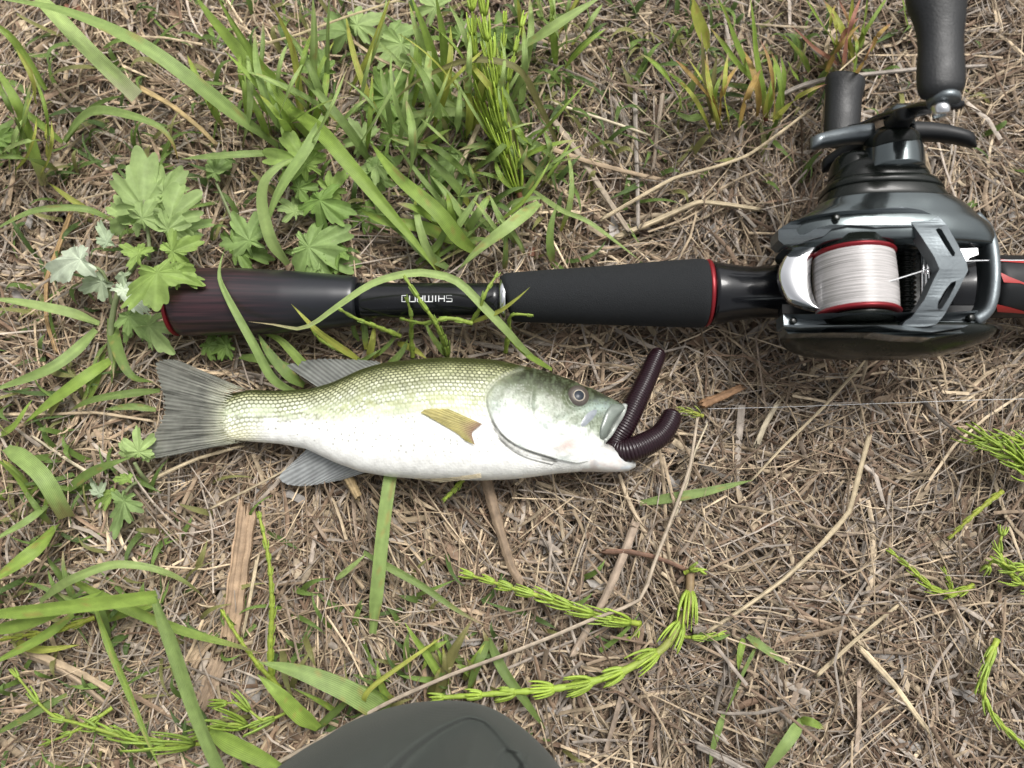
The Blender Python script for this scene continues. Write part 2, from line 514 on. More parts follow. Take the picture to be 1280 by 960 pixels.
# rear grip: maroon pin-striped lacquer fading to matt black
rg, t, b = new_mat('rear_grip_lacquer')
L = t.links.new
tc = t.nodes.new('ShaderNodeTexCoord'); sp = t.nodes.new('ShaderNodeSeparateXYZ'); L(tc.outputs['Object'], sp.inputs[0])
fade = t.nodes.new('ShaderNodeMapRange')
x0 = P(215, 378, 15)[0] - P(640, 370, 0)[0]; x1 = P(385, 378, 15)[0] - P(640, 370, 0)[0]
fade.inputs['From Min'].default_value = x0; fade.inputs['From Max'].default_value = x1
fade.inputs['To Min'].default_value = 1; fade.inputs['To Max'].default_value = 0
L(sp.outputs['X'], fade.inputs['Value'])
mp = t.nodes.new('ShaderNodeMapping'); mp.inputs['Scale'].default_value = (25, 900, 900); L(tc.outputs['Object'], mp.inputs[0])
nz = t.nodes.new('ShaderNodeTexNoise'); nz.inputs['Scale'].default_value = 1.0; nz.inputs['Detail'].default_value = 2; L(mp.outputs[0], nz.inputs['Vector'])
cr = t.nodes.new('ShaderNodeValToRGB')
cr.color_ramp.elements[0].position = 0.42; cr.color_ramp.elements[0].color = (0.017, 0.008, 0.0095, 1)
cr.color_ramp.elements[1].position = 0.68; cr.color_ramp.elements[1].color = (0.07, 0.026, 0.03, 1)
L(nz.outputs['Fac'], cr.inputs[0])
mx = t.nodes.new('ShaderNodeMix'); mx.data_type = 'RGBA'
mx.inputs['A'].default_value = (0.012, 0.013, 0.017, 1)
L(fade.outputs[0], mx.inputs['Factor']); L(cr.outputs[0], mx.inputs['B']); L(mx.outputs['Result'], b.inputs['Base Color'])
b.inputs['Roughness'].default_value = 0.3
ax, rr = rod_section([(222, 340, 418), (232, 337, 419), (300, 337, 417), (360, 340, 415), (420, 344.5, 409), (444, 346.5, 405.5), (447.5, 348, 404)], 60)
obj('rear_grip', *lathe(ax, rr, 64), rg, rod)
ax, rr = rod_section([(210, 362, 396), (212, 352, 406), (216, 344, 414), (219, 341, 417)], 12)
obj('butt_cap', *lathe(ax, rr, 64), M['black'], rod)
ax, rr = rod_section([(218.5, 340, 418), (220.5, 339, 419), (222.5, 339.5, 418.5)], 5)
obj('red_ring', *lathe(ax, rr, 64), M['red_metal'], rod)
ax, rr = rod_section([(447, 354, 398), (540, 354.5, 397), (626, 354.5, 396.5)], 20)
blank_ax, blank_rr = ax, rr
obj('blank', *lathe(ax, rr, 48), M['gloss_black'], rod)
ax, rr = rod_section([(625, 350, 399), (627, 348.5, 400.5), (631, 348, 401), (633, 349, 400)], 8)
obj('silver_ring', *lathe(ax, rr, 64), M['silver'], rod)
ax, rr = rod_section([(632.5, 346, 400), (636, 342.5, 401), (660, 340.5, 402), (760, 334, 405), (840, 327.5, 407.5), (876, 325.5, 408.5), (881, 327, 407)], 60)
obj('foam_grip', *lathe(ax, rr, 64), M['foam'], rod)
ax, rr = rod_section([(881, 327, 406.5), (882.5, 326, 407.5), (885.5, 326.5, 407), (886.5, 327.5, 406)], 7)
obj('red_ring', *lathe(ax, rr, 64), M['red_metal'], rod)
ax, rr = rod_section([(888, 329, 405), (900, 330, 404), (920, 333, 400), (940, 335, 397), (960, 334, 396), (985, 331, 396), (1040, 335, 395), (1200, 330, 395), (1232, 324, 394)], 60)
obj('reel_seat', *lathe(ax, rr, 64), M['gloss_black'], rod)
ax, rr = rod_section([(1228, 324, 394), (1236, 321, 396), (1300, 322, 396), (1420, 330, 388), (1500, 345, 372), (1800, 349, 368)], 60)
fg_ax, fg_rr = ax, rr
obj('fore_grip', *lathe(ax, rr, 64), M['black'], rod)

def on_rod(ax, rr, px, py, lift=0.00012):
    """point on the upper skin of a turned section that shows at px, py"""
    i = int(np.argmin([abs(proj(a)[0] - px) for a in ax])); c, r = ax[i], rr[i] + lift
    o = CAM; d = P(px, py, 0) - CAM; d = d / np.linalg.norm(d)
    oy, oz, dy, dz = o[1] - c[1], o[2] - c[2], d[1], d[2]
    A = dy * dy + dz * dz; B = 2 * (oy * dy + oz * dz); Cc = oy * oy + oz * oz - r * r
    D = max(B * B - 4 * A * Cc, 0.0)
    return o + d * ((-B - math.sqrt(D)) / (2 * A))

# upside-down maker's lettering along the blank, each letter drawn with strokes
GL = {'S': [[(1, 1), (0, 1), (0, .5), (1, .5), (1, 0), (0, 0)]], 'H': [[(0, 0), (0, 1)], [(1, 0), (1, 1)], [(0, .5), (1, .5)]],
      'I': [[(.5, 0), (.5, 1)]], 'M': [[(0, 0), (0, 1), (1, 1), (1, 0)], [(.5, 1), (.5, 0)]],
      'A': [[(0, 0), (0, 1), (1, 1), (1, 0)], [(0, .42), (1, .42)]], 'N': [[(0, 0), (0, 1), (1, 1), (1, 0)]],
      'O': [[(0, 0), (0, 1), (1, 1), (1, 0), (0, 0)]]}
letters = []
cur = 565.0
for ch in 'SHIMANO':
    w = {'I': 2.5, 'M': 9.5}.get(ch, 7.0)
    for st in GL[ch]:
        pp = []
        for (a, b_), (c_, d_) in zip(st[:-1], st[1:]):
            for q in np.linspace(0, 1, 4)[:-1]:
                pp.append((a + (c_ - a) * q, b_ + (d_ - b_) * q))
        pp.append(st[-1])
        pth = [on_rod(blank_ax, blank_rr, cur - w * a if ch != 'I' else cur - w / 2, 369.4 + 7.6 * b2) for a, b2 in pp]
        letters.append(tube(pth, 0.00026, 4, 0.4, math.pi / 4))
    cur -= w + 2.6
v, f = join(letters)
obj('lettering', v, f, M['white_print'], rod, smooth=False)

def decal(name, poly, mat, ax, rr, parent):
    c = np.mean(poly, 0)
    n = len(poly)
    ring = []
    for i in range(n):
        a, b_ = np.array(poly[i]), np.array(poly[(i + 1) % n])
        for q in np.linspace(0, 1, 5)[:-1]:
            ring.append(a + (b_ - a) * q)
    ring = np.array(ring)
    V = [on_rod(ax, rr, *c, 0.0003)]; R = 5
    for k in range(1, R + 1):
        for p in ring:
            q = c + (p - c) * k / R
            V.append(on_rod(ax, rr, q[0], q[1], 0.0003))
    m = len(ring); F = [[0, 1 + i, 1 + (i + 1) % m] for i in range(m)]
    for k in range(R - 1):
        for i in range(m):
            F.append([1 + k * m + i, 1 + (k + 1) * m + i, 1 + (k + 1) * m + (i + 1) % m, 1 + k * m + (i + 1) % m])
    return obj(name, V, F, mat, parent)
decal('red_marking', [(1250, 340), (1262, 346), (1290, 357), (1300, 362), (1275, 354), (1255, 353)], M['red_paint'], fg_ax, fg_rr, rod)
decal('red_marking', [(1245, 380), (1262, 384), (1290, 392), (1300, 394), (1265, 391), (1247, 390)], M['red_paint'], fg_ax, fg_rr, rod)
decal('red_marking', [(1238, 324.5), (1255, 327), (1300, 330), (1300, 327), (1260, 324.5), (1240, 323)], M['red_paint'], fg_ax, fg_rr, rod)

# ------------------------------------------------------------------ reel
reel = thing('fishing_reel', P(1105, 350, 10), 'dark gunmetal low-profile baitcasting reel mounted on the rod', 'fishing reel')

def loft_y(stations, nv=72, e=0.72, sub=6, w0=0.85, w1=0.7):
    """housing lofted along the spool axis: (py, x left, x right, z low, z high) in pixels and mm"""
    st = np.asarray(stations, float)
    n = (len(st) - 1) * sub + 1
    st = smooth_path(st, n) if sub > 1 else st
    V = []
    a = np.linspace(0, 2 * math.pi, nv, endpoint=False)
    rows = [st[0]] + list(st) + [st[-1]]
    for i, (py, xl, xr, zl, zh) in enumerate(rows):
        zc = (zl + zh) / 2
        A, B = P(xl, py, zc), P(xr, py, zc)
        wz = w0 + (w1 - w0) * i / (len(rows) - 1.0)
        c = (A + B) / 2; c[1] = P((xl + xr) / 2, py, zc + (zh - zc) * wz)[1]; h = (B[0] - A[0]) / 2; hz = (zh - zl) / 2000.0
        if i in (0, len(rows) - 1): h *= 0.02; hz *= 0.02
        ca, sa = np.cos(a), np.sin(a)
        V.append(np.stack([c[0] + h * np.sign(ca) * abs(ca) ** e, np.full(nv, c[1]), c[2] + hz * np.sign(sa) * abs(sa) ** e], 1))
    return np.vstack(V), grid_faces(len(rows), nv, True)

# handle-side housing, in three stepped shells
obj('handle_side_plate', *loft_y([(301, 972, 1234, 20, 57), (290, 971, 1233, 19, 58), (276, 973, 1226, 19, 58), (264, 986, 1211, 20, 57), (254, 1006, 1199, 22, 56), (246, 1018, 1187, 24, 55)]), M['reel'], reel)
obj('gear_housing', *loft_y([(249, 1019, 1184, 24, 54.5), (240, 1023, 1177, 25, 55), (229, 1028, 1168, 26, 54.5), (223, 1031, 1163, 27, 53)]), M['reel_dark'], reel)
obj('trim_ring', *loft_y([(228.5, 1026, 1170.5, 25.5, 55.2), (224, 1027, 1167, 26, 55.4), (221, 1030, 1164, 26.5, 54.6)], sub=3), M['reel_dark'], reel)
obj('side_cap', *loft_y([(223, 1034, 1158, 28, 53.5), (213, 1036, 1155, 29, 53.5), (204, 1042, 1150, 31, 52.5), (199, 1046, 1146, 33, 51)]), M['reel_dark'], reel)
# cast control cap and drag drum
obj('cast_control_cap', *loft_y([(214, 1036, 1096, 33, 50), (200, 1038, 1095, 33, 50.5), (193, 1041, 1092, 34, 50), (190, 1046, 1087, 36, 48)], 48, 0.9), M['reel_dark'], reel)
obj('drag_drum', *loft_y([(203, 1074, 1151, 34, 58), (188, 1075, 1150, 34, 58), (176, 1077, 1148, 35, 57.5), (173, 1082, 1143, 37, 56)], 48, 1.0), M['reel'], reel)

# star drag: five curved arms in the plane across the drive shaft
def star_arm(cx, cy, cz, ang, length, wroot, wtip, sweep):
    c = P(cx, cy, cz)
    n = 14
    V = []
    for i, s in enumerate(np.linspace(0, 1, n)):
        r = 0.007 + (length - 0.007) * s
        a = ang + sweep * s * s
        w = wroot + (wtip - wroot) * s ** 0.8
        if s > 0.85: w *= math.sqrt(max(0.05, 1 - ((s - 0.85) / 0.155) ** 2))
        d = np.array([math.cos(a), 0, math.sin(a)]); q = np.array([-math.sin(a), 0, math.cos(a)])
        m = c + d * r + np.array([0, 0.0018 - 0.005 * s * s, 0])
        th = 0.0034 * (1 - 0.3 * s)
        for u in np.linspace(0, 2 * math.pi, 12, endpoint=False):
            V.append(m + q * w * np.sign(math.cos(u)) * abs(math.cos(u)) ** 0.6 + np.array([0, 1, 0]) * th * np.sign(math.sin(u)) * abs(math.sin(u)) ** 0.6)
    V = np.array(V)
    F = [list(q) for q in grid_faces(n, 12, True)]
    F += [list(range(11, -1, -1)), list(range((n - 1) * 12, n * 12))]
    return V, F
sd = obj('star_drag', *loft_y([(178, 1080, 1145, 37, 58), (170, 1079, 1146, 36.5, 58.5), (163, 1081, 1143, 37, 58), (158, 1090, 1133, 41, 54)], 48, 1.0), M['reel_dark'], reel)
for k, (an, ln, sw) in enumerate([(math.radians(183), 0.0315, -0.10), (math.radians(8), 0.0315, -0.05), (math.radians(96), 0.024, 0.15), (math.radians(-48), 0.027, 0.1), (math.radians(-128), 0.027, -0.1)]):
    v, f = star_arm(1112, 172, 47, an, ln, 0.0042, 0.0034, sw)
    obj('star_arm', v, f, M['reel_top'] if k in (0,) else M['black'], sd)  # left arm's paler grey paints in the light on its upward face

# handle arm, swept from the low knob up to the high one
arm_path = smooth_path([P(1066, 163, 22), P(1088, 158, 32), P(1118, 146, 50), P(1146, 138, 66), P(1166, 132, 76), P(1187, 131, 86)], 40)
t_, S_, N_ = frames(arm_path)
wv = np.interp(np.linspace(0, 1, 40), [0, 0.1, 0.45, 0.6, 0.85, 1], [0.0045, 0.0058, 0.0068, 0.0062, 0.0055, 0.0052])
V = []
for i in range(40):
    tx = t_[i]; yv = np.array([0, 1.0, 0]); yv = yv - tx * (yv @ tx); yv /= np.linalg.norm(yv)
    bn = np.cross(tx, yv)
    for u in np.linspace(0, 2 * math.pi, 16, endpoint=False):
        V.append(arm_path[i] + bn * wv[i] * np.sign(math.cos(u)) * abs(math.cos(u)) ** 0.7 + yv * 0.0017 * np.sign(math.sin(u)) * abs(math.sin(u)) ** 0.6)
F = [list(q) for q in grid_faces(40, 16, True)] + [list(range(15, -1, -1)), list(range(39 * 16, 40 * 16))]
arm = obj('handle_arm', V, F, M['gloss_black'], reel)
nut_c = P(1124, 150, 52)
obj('handle_nut', *lathe(np.array([nut_c + np.array([0, d, 0]) for d in (-0.002, 0.0, 0.003, 0.0045, 0.0055)]), [0.0058, 0.0062, 0.006, 0.005, 0.003], 6), M['reel'], arm)

def knob(px_knots, z0, z1, flat, parent):
    k = np.asarray(px_knots, float)
    kk = smooth_path(k, 60)
    ax, rr = [], []
    for i, (y, c, h) in enumerate(kk):
        z = z0 + (z1 - z0) * i / 59.0
        ax.append(P(c, y, z)); rr.append(max(h, 0.3) * mmpx(c, y, z))
    return obj('knob', *lathe(np.array(ax), np.array(rr), 48, flat), M['knob'], parent)
knob([(123, 1177, 12), (121, 1177, 20), (116, 1176.5, 26), (108, 1176, 28.5), (90, 1176, 29), (65, 1176, 27.5), (45, 1175.5, 28), (22, 1174, 32), (2, 1171, 36.5), (-12, 1169, 36), (-20, 1168, 29), (-25, 1168, 14), (-26, 1168, 2)], 86, 90, 0.72, reel)
knob([(182, 1052, 15), (180, 1052, 19), (172, 1052, 21.5), (150, 1053, 22), (125, 1054.5, 22), (108, 1056, 24), (100, 1056.5, 24), (96.5, 1057, 21), (94.5, 1057.5, 12), (94, 1057.5, 2)], 20, 22, 0.72, reel)
# knob cap with bright screw at the near end of the high knob
kc = P(1180, 128, 86)
obj('knob_collar', *lathe(np.array([kc + np.array([0, d, 0]) for d in (-0.0005, 0.0, 0.0016, 0.0022)]), [0.0046, 0.0052, 0.0052, 0.0046], 40), M['reel_top'], reel)
kp = P(1176, 137.5, 86.5)
obj('knob_screw', *lathe(np.array([kp + np.array([0, d, 0]) for d in (-0.0022, -0.0018, 0.0, 0.002)]), [0.0018, 0.0028, 0.003, 0.003], 32), M['silver'], reel)

# palm-side plate and rails
obj('palm_side_plate', *loft_y([(404, 980, 1235, 18, 52), (411, 978, 1232, 17, 52.5), (421, 984, 1222, 18, 51), (430, 994, 1206, 20, 48.5), (438, 1008, 1188, 23, 45), (444, 1036, 1162, 27, 42), (448, 1070, 1130, 31, 39)], w0=0.9, w1=0.0), M['reel_dark'], reel)
def rail(name, pts, w, h, mat):
    pth = smooth_path([P(*p) for p in pts], 40)
    t, S, N = frames(pth)
    V = []
    for i in range(40):
        for u in np.linspace(0, 2 * math.pi, 16, endpoint=False):
            V.append(pth[i] + S[i] * w / 2000 * np.sign(math.cos(u)) * abs(math.cos(u)) ** 0.55 + N[i] * h / 2000 * np.sign(math.sin(u)) * abs(math.sin(u)) ** 0.55)
    F = [list(q) for q in grid_faces(40, 16, True)] + [list(range(15, -1, -1)), list(range(39 * 16, 40 * 16))]
    return obj(name, V, F, mat, reel)
def band(name, outline, thick, mat, zt=58.5, drop=15.0):
    v, f = prism(dense(outline, 8), lambda x, y: zt - drop * (abs(x - 1105) / 135.0) ** 2.6, thick)
    o = obj(name, v, f, mat, reel, smooth=False)
    m = o.modifiers.new('bevel', 'BEVEL'); m.width = 0.0007; m.segments = 3; m.limit_method = 'ANGLE'; m.angle_limit = math.radians(50)
    return o
def dense(poly, m=6):
    poly = np.array(poly, float); o = []
    for a, b2 in zip(poly, np.roll(poly, -1, 0)):
        for q in np.linspace(0, 1, m, endpoint=False): o.append(tuple(a + (b2 - a) * q))
    return o
band('frame_rail', [(973, 287), (988, 277), (1012, 270), (1050, 264), (1092, 261), (1128, 259), (1150, 262), (1175, 272), (1160, 282), (1140, 283), (1095, 284), (1062, 281), (1040, 286), (1030, 295), (1000, 303), (980, 306), (973, 300)], 9, M['reel_top'], 59.5)
band('frame_rail', [(979, 393), (1010, 393), (1035, 391.5), (1100, 391), (1140, 390), (1180, 391), (1222, 388), (1232, 390), (1230, 398), (1205, 409), (1165, 415), (1130, 412.5), (1095, 407), (1040, 408), (1000, 410), (980, 408)], 8, M['reel_top'], 59.5, 16.0)
band('seam_strip', [(980, 411), (1040, 410), (1095, 409.5), (1130, 415), (1165, 417.5), (1207, 411.5), (1232, 400), (1233, 403), (1208, 416), (1165, 422), (1128, 420.5), (1090, 416), (1040, 416), (985, 417)], 8, M['reel'], 57.6, 16.0)
band('thumb_rest', [(1038, 301), (1050, 293), (1090, 291), (1112, 293), (1116, 299), (1090, 297.5), (1060, 298)], 4, M['black'], 54, 6)
for sx, sy, sz in ((1046, 272, 57.6), (1206, 283, 50.5), (1214, 397, 50.5), (992, 401, 47.5)):
    c_ = P(sx, sy, sz)
    obj('screw', *lathe(np.array([c_ + np.array([0, 0, d]) for d in (-0.002, 0.0002, 0.0006, 0.0007)]), [0.0013, 0.0013, 0.0011, 0.0007], 20), M['reel_dark'], reel)
rail('nose_bar', [(1212, 276, 44), (1226, 292, 45), (1233, 312, 46), (1236, 345, 46.5), (1233, 376, 46), (1226, 392, 45), (1212, 402, 44)], 4.6, 12, M['reel_top'])
# floor of the frame
v, f = prism([(975, 300), (1236, 300), (1238, 392), (978, 392)], lambda x, y: 27, 5)
obj('frame_floor', v, f, M['black'], reel, smooth=False)

# spool with wound line
zs = 45.5
sa = np.array([P(1067.5, y, zs) for y in np.linspace(290, 392, 2)])
ya, yb = sa[0][1], sa[1][1]
xc = P(1067.5, 342, zs)[0]; zc = zs / 1000
def spool_y(py): return P(1067.5, py, zs + 13.5)[1]
def spool_lathe(prof, sides=96):
    return lathe(np.array([[xc, spool_y(py), zc] for py, r in prof]), [r for py, r in prof], sides)
R0 = 50.5 * mmpx(1067, 342, zs)
spool = obj('spool', *spool_lathe([(288, R0 * .82), (298, R0 * .86), (299.5, R0 * .9), (300, R0 * .8), (386, R0 * .8), (387, R0 * .9), (388.5, R0 * .86), (394, R0 * .82)]), M['reel_dark'], reel)
obj('spool_rim', *spool_lathe([(301, R0 * .93), (302, R0 * .985), (303.5, R0 * 1.0), (305, R0 * .985), (307, R0 * .95), (309, R0 * .88)]), M['red_metal'], spool)
obj('spool_rim', *spool_lathe([(375.5, R0 * .88), (377.5, R0 * .95), (379.5, R0 * .985), (381, R0 * 1.0), (382.5, R0 * .985), (383.5, R0 * .93)]), M['red_metal'], spool)
n = 220; prof = []
for i, y in enumerate(np.linspace(307, 377.5, n)):
    prof.append((y, R0 * (0.955 + 0.012 * (i % 2) + 0.008 * math.sin(i * 0.7) * math.sin(i * 0.23) + 0.004 * random.random() - 0.02 * abs((i / n) - .5) ** 2 * 4)))
lm, t, b = new_mat('wound_line')
tcx = t.nodes.new('ShaderNodeTexCoord'); mp2 = t.nodes.new('ShaderNodeMapping'); mp2.inputs['Scale'].default_value = (40, 2600, 40)
nz = t.nodes.new('ShaderNodeTexNoise'); nz.inputs['Scale'].default_value = 1; nz.inputs['Detail'].default_value = 2
rmp = t.nodes.new('ShaderNodeValToRGB'); rmp.color_ramp.elements[0].position = 0.3; rmp.color_ramp.elements[0].color = (0.30, 0.29, 0.28, 1)
rmp.color_ramp.elements[1].position = 0.6; rmp.color_ramp.elements[1].color = (0.60, 0.575, 0.57, 1)
t.links.new(tcx.outputs['Object'], mp2.inputs[0]); t.links.new(mp2.outputs[0], nz.inputs['Vector'])
t.links.new(nz.outputs['Fac'], rmp.inputs[0]); t.links.new(rmp.outputs[0], b.inputs['Base Color'])
b.inputs['Roughness'].default_value = 0.35
obj('wound_line', *spool_lathe(prof), lm, spool)

# chrome thumb bar behind the spool
lft = smooth_path([(1030, 297), (1004, 305), (985, 316), (976, 333), (974, 346), (978, 362), (988, 377), (1008, 385), (1032, 390)], 40)
rgt = smooth_path([(1032, 301), (1024, 309), (1017, 319), (1014, 330), (1013, 345), (1014, 360), (1017, 371), (1022, 381), (1034, 387)], 40)
V = []
nb = 14
for i in range(40):
    for j, s in enumerate(np.linspace(0, 1, nb)):
        p = lft[i] * (1 - s) + rgt[i] * s
        z = 45.5 + 1.6 * math.sin(s * math.pi * 0.8) - 1.2 * (1 - s) ** 4
        V.append(P(p[0], p[1], z))
V = np.array(V); n0 = len(V)
Vb = V - np.array([0, 0, 0.0025])
ring = [i * nb for i in range(40)] + [39 * nb + j for j in range(1, nb)] + [i * nb + nb - 1 for i in range(38, -1, -1)] + [j for j in range(nb - 2, 0, -1)]
F = [list(q) for q in grid_faces(40, nb)] + [[q[3] + n0, q[2] + n0, q[1] + n0, q[0] + n0] for q in grid_faces(40, nb)]
F += [[a, b2, b2 + n0, a + n0] for a, b2 in zip(ring, ring[1:] + ring[:1])]
obj('thumb_bar', np.vstack([V, Vb]), F, M['chrome'], reel)

# level wind: carriage, guide bars and line guide
v, f = prism([(1122, 300), (1150, 303), (1150, 388), (1122, 391)], lambda x, y: 34, 7)
obj('level_wind_carriage', v, f, M['reel_dark'], reel, smooth=False)
for x, z, r in ((1153.5, 46, 0.0009), (1158.5, 46.5, 0.0010)):
    obj('guide_bar', *tube(np.array([P(x, 296, z), P(x, 342, z), P(x, 392, z)]), r, 16), M['silver'], reel)
obj('worm_shaft', *tube(smooth_path([P(1134, 299, 40), P(1134, 392, 40)], 90), 0.0028 + 0.0005 * np.sin(np.arange(90) * 1.1), 20), M['reel_dark'], reel)
obj('line_guide', *tube(smooth_path([P(1188, 289, 50), P(1196, 286, 53), (P(1204, 289, 54)), P(1209, 299, 52), P(1218, 304, 50), P(1224, 305, 48)], 30), 0.0011, 12), M['chrome'], reel)
v, f = prism([(1200, 311), (1222, 310), (1223, 318), (1212, 322), (1206, 330), (1199, 330), (1204, 318)], lambda x, y: 52, 3)
obj('line_eye', v, f, M['chrome'], reel, smooth=False)

# V-shaped top cover with two slots, crowned along its middle
def zc_cover(x, y): return 62.0 - 4.6 * (abs(y - 338) / 70.0) ** 2.0 - 2.2 * max(0, (x - 1175) / 35.0) - 1.2 * max(0, (1150 - x) / 35.0)
outer = [(1106, 262), (1128, 259), (1150, 261.5), (1168, 265), (1183, 281), (1197, 305), (1208, 327), (1210, 338), (1197, 364), (1180, 394), (1171, 405), (1158, 408), (1142, 408.5), (1128, 406), (1132, 401), (1140, 396), (1156, 374), (1167, 350), (1174.5, 336), (1168, 321), (1152, 296), (1135, 272), (1120, 268)]
slot1 = [(1169.5, 287), (1173, 285), (1177, 286.5), (1186, 302), (1194, 316), (1193, 320), (1190, 320), (1180, 305)]
slot2 = [(1195, 351), (1194.5, 356), (1187, 371), (1178, 385), (1174, 387), (1171.5, 385), (1173, 377), (1181, 363), (1189, 353)]
v, f = prism(dense(outer), zc_cover, 5.5, [dense(slot1), dense(slot2)])
tc_o = obj('top_cover', v, f, M['reel_top'], reel, smooth=False)
bv = tc_o.modifiers.new('bevel', 'BEVEL'); bv.width = 0.0006; bv.segments = 2; bv.limit_method = 'ANGLE'; bv.angle_limit = math.radians(40)

# fishing line: from the spool through the guide and off along the rod, and a loose run over the straw
tag(obj('fishing_line', *tube(smooth_path([P(1092, 358, 59), P(1130, 346, 58), P(1168, 334.5, 55), P(1204, 327, 54), P(1240, 325.5, 50), P(1300, 325.5, 42), P(1500, 326, 36)], 60), 0.00022, 6), M['line']),
    'thin clear line running from the reel spool out along the rod', 'line')
tag(obj('fishing_line', *tube(smooth_path([P(885, 511, 4), P(930, 510, 5.5), P(985, 508.5, 6), P(1080, 505, 6), P(1150, 502.5, 6), P(1220, 500, 6), P(1300, 498, 6), P(1420, 493, 5)], 60), 0.00009, 6), M['line']),
    'thin clear line stretched over the straw to the right of the soft worm', 'line')

# ------------------------------------------------------------------ fish
fish = thing('fish', P(530, 530, 0), 'small olive and white bass lying on its side with a worm lure in its mouth', 'fish')
TOP = [(262, 507), (271, 500), (285, 493), (311, 487.5), (350, 489), (387, 487), (415, 479), (451, 462.5), (479, 454.5), (530, 449.5), (560, 448), (619, 451), (654, 459), (690, 467.5), (726, 479), (755, 493.5), (772, 503), (783, 508)]
BOT = [(262, 541), (271, 547), (285, 550), (311, 551.5), (350, 554.5), (384, 561), (423, 579), (454, 590), (490, 596), (530, 599), (601, 600.5), (640, 599), (663, 596.5), (690, 592.5), (710, 590.5), (728, 589), (741, 586), (749, 574), (756, 555), (767, 531), (783, 511.5)]
HT = [(262, 1.5), (285, 3.6), (311, 5.2), (380, 8.5), (450, 12.5), (530, 15.5), (620, 16.5), (680, 15.2), (730, 12), (760, 8), (783, 4)]
ZC = [(262, 8), (311, 9.5), (400, 12.5), (530, 15.5), (700, 15.5), (783, 15)]
NU, NV = 640, 280
xs = np.linspace(263, 783, NU)
top = curve1(xs, TOP, 22); bot = curve1(xs, BOT, 10); ht = curve1(xs, HT, 40) / 1000; zc_ = curve1(xs, ZC, 40)
ph = np.linspace(0, 2 * math.pi, NV, endpoint=False)
A = np.array([P(x, a, z) for x, a, z in zip(xs, top, zc_)]); B = np.array([P(x, b_, z) for x, b_, z in zip(xs, bot, zc_)])
cen = (A + B) / 2; hw = (A[:, 1] - B[:, 1]) / 2
cp, sp_ = np.cos(ph), np.sin(ph)
V = np.empty((NU, NV, 3))
V[..., 0] = cen[:, None, 0]
V[..., 1] = cen[:, None, 1] + hw[:, None] * np.sign(cp) * abs(cp) ** 0.95
V[..., 2] = cen[:, None, 2] + ht[:, None] * np.sign(sp_) * abs(sp_) ** 0.8
up = V.copy(); up[..., 2] = cen[:, None, 2] + np.abs(V[..., 2] - cen[:, None, 2])
X, Y = proj(up)                                  # where each point of the flank shows
hpx = (bot - top)[:, None] / 2
phm = np.where(ph <= math.pi, ph, 2 * math.pi - ph)[None]
v01 = (Y - np.minimum(Y.min(1, keepdims=True), top[:, None])) / (hpx * 2)
vv = phm / math.pi                               # 0 back, 1 belly

def seg_dist(X, Y, poly):
    d = np.full(X.shape, 1e9)
    for (a, b_), (c_, d_) in zip(poly[:-1], poly[1:]):
        ux, uy = c_ - a, d_ - b_
        t = np.clip(((X - a) * ux + (Y - b_) * uy) / (ux * ux + uy * uy), 0, 1)
        d = np.minimum(d, np.hypot(X - a - t * ux, Y - b_ - t * uy))
    return d
def inside(X, Y, poly):
    r = np.zeros(X.shape, bool)
    for (a, b_), (c_, d_) in zip(poly, poly[1:] + poly[:1]):
        cond = ((b_ > Y) != (d_ > Y))
        xi = (c_ - a) * (Y - b_) / ((d_ - b_) if abs(d_ - b_) > 1e-9 else 1e-9) + a
        r ^= cond & (X < xi)
    return r
EDGE = [(tuple(p)) for p in smooth_path([(652, 463), (630, 472), (615, 485), (609, 498), (611, 512), (617, 527), (628, 543), (645, 556), (668, 565), (692, 572)], 30)]
EDGE2 = [(tuple(p)) for p in smooth_path([(617, 535), (628, 551), (645, 563), (668, 571.5), (695, 577)], 24)]
EDGE4 = [(tuple(p)) for p in smooth_path([(614, 526), (625, 545), (643, 559.5), (668, 568.5), (694, 575)], 24)]
EDGE3 = [(tuple(p)) for p in smooth_path([(625, 550), (640, 563), (660, 573), (690, 581)], 24)]
PRE = [(tuple(p)) for p in smooth_path([(664, 472), (666, 488), (664, 505), (668, 522), (684, 538), (706, 545)], 24)]
headpoly = EDGE + [(720, 578), (800, 570), (800, 460), (700, 455)]
dE = seg_dist(X, Y, EDGE); inH = inside(X, Y, headpoly)
sE = np.where(inH, dE, -dE)
d2 = seg_dist(X, Y, EDGE2); d3 = seg_dist(X, Y, EDGE3); dP = seg_dist(X, Y, PRE)
# relief: gill cover standing proud, folds under it, cheek bone
disp = (0.0002 + 0.0007 * ss(500, 540, Y)) * ss(-2.5, 1.5, sE) * (1 - ss(10, 70, sE)) - 0.0006 * np.exp(-(sE + 2) ** 2 / 4)
disp += 0.0005 * (ss(-1, 1, np.where(inside(X, Y, EDGE2 + [(720, 560), (640, 520)]), d2, -d2)) - 0.5) * np.exp(-d2 / 5)
disp += 0.0005 * (ss(-1, 1, np.where(inside(X, Y, EDGE3 + [(720, 560), (640, 520)]), d3, -d3)) - 0.5) * np.exp(-d3 / 5)
disp -= 0.00025 * np.exp(-(dP / 3.0) ** 2)
disp += 0.0004 * (fbm(X / 15, Y / 15, 201, 3) - 0.5) * ss(0, 12, sE)
disp -= 0.0008 * np.exp(-((np.hypot(X - 722, Y - 494) - 15) / 2.5) ** 2)
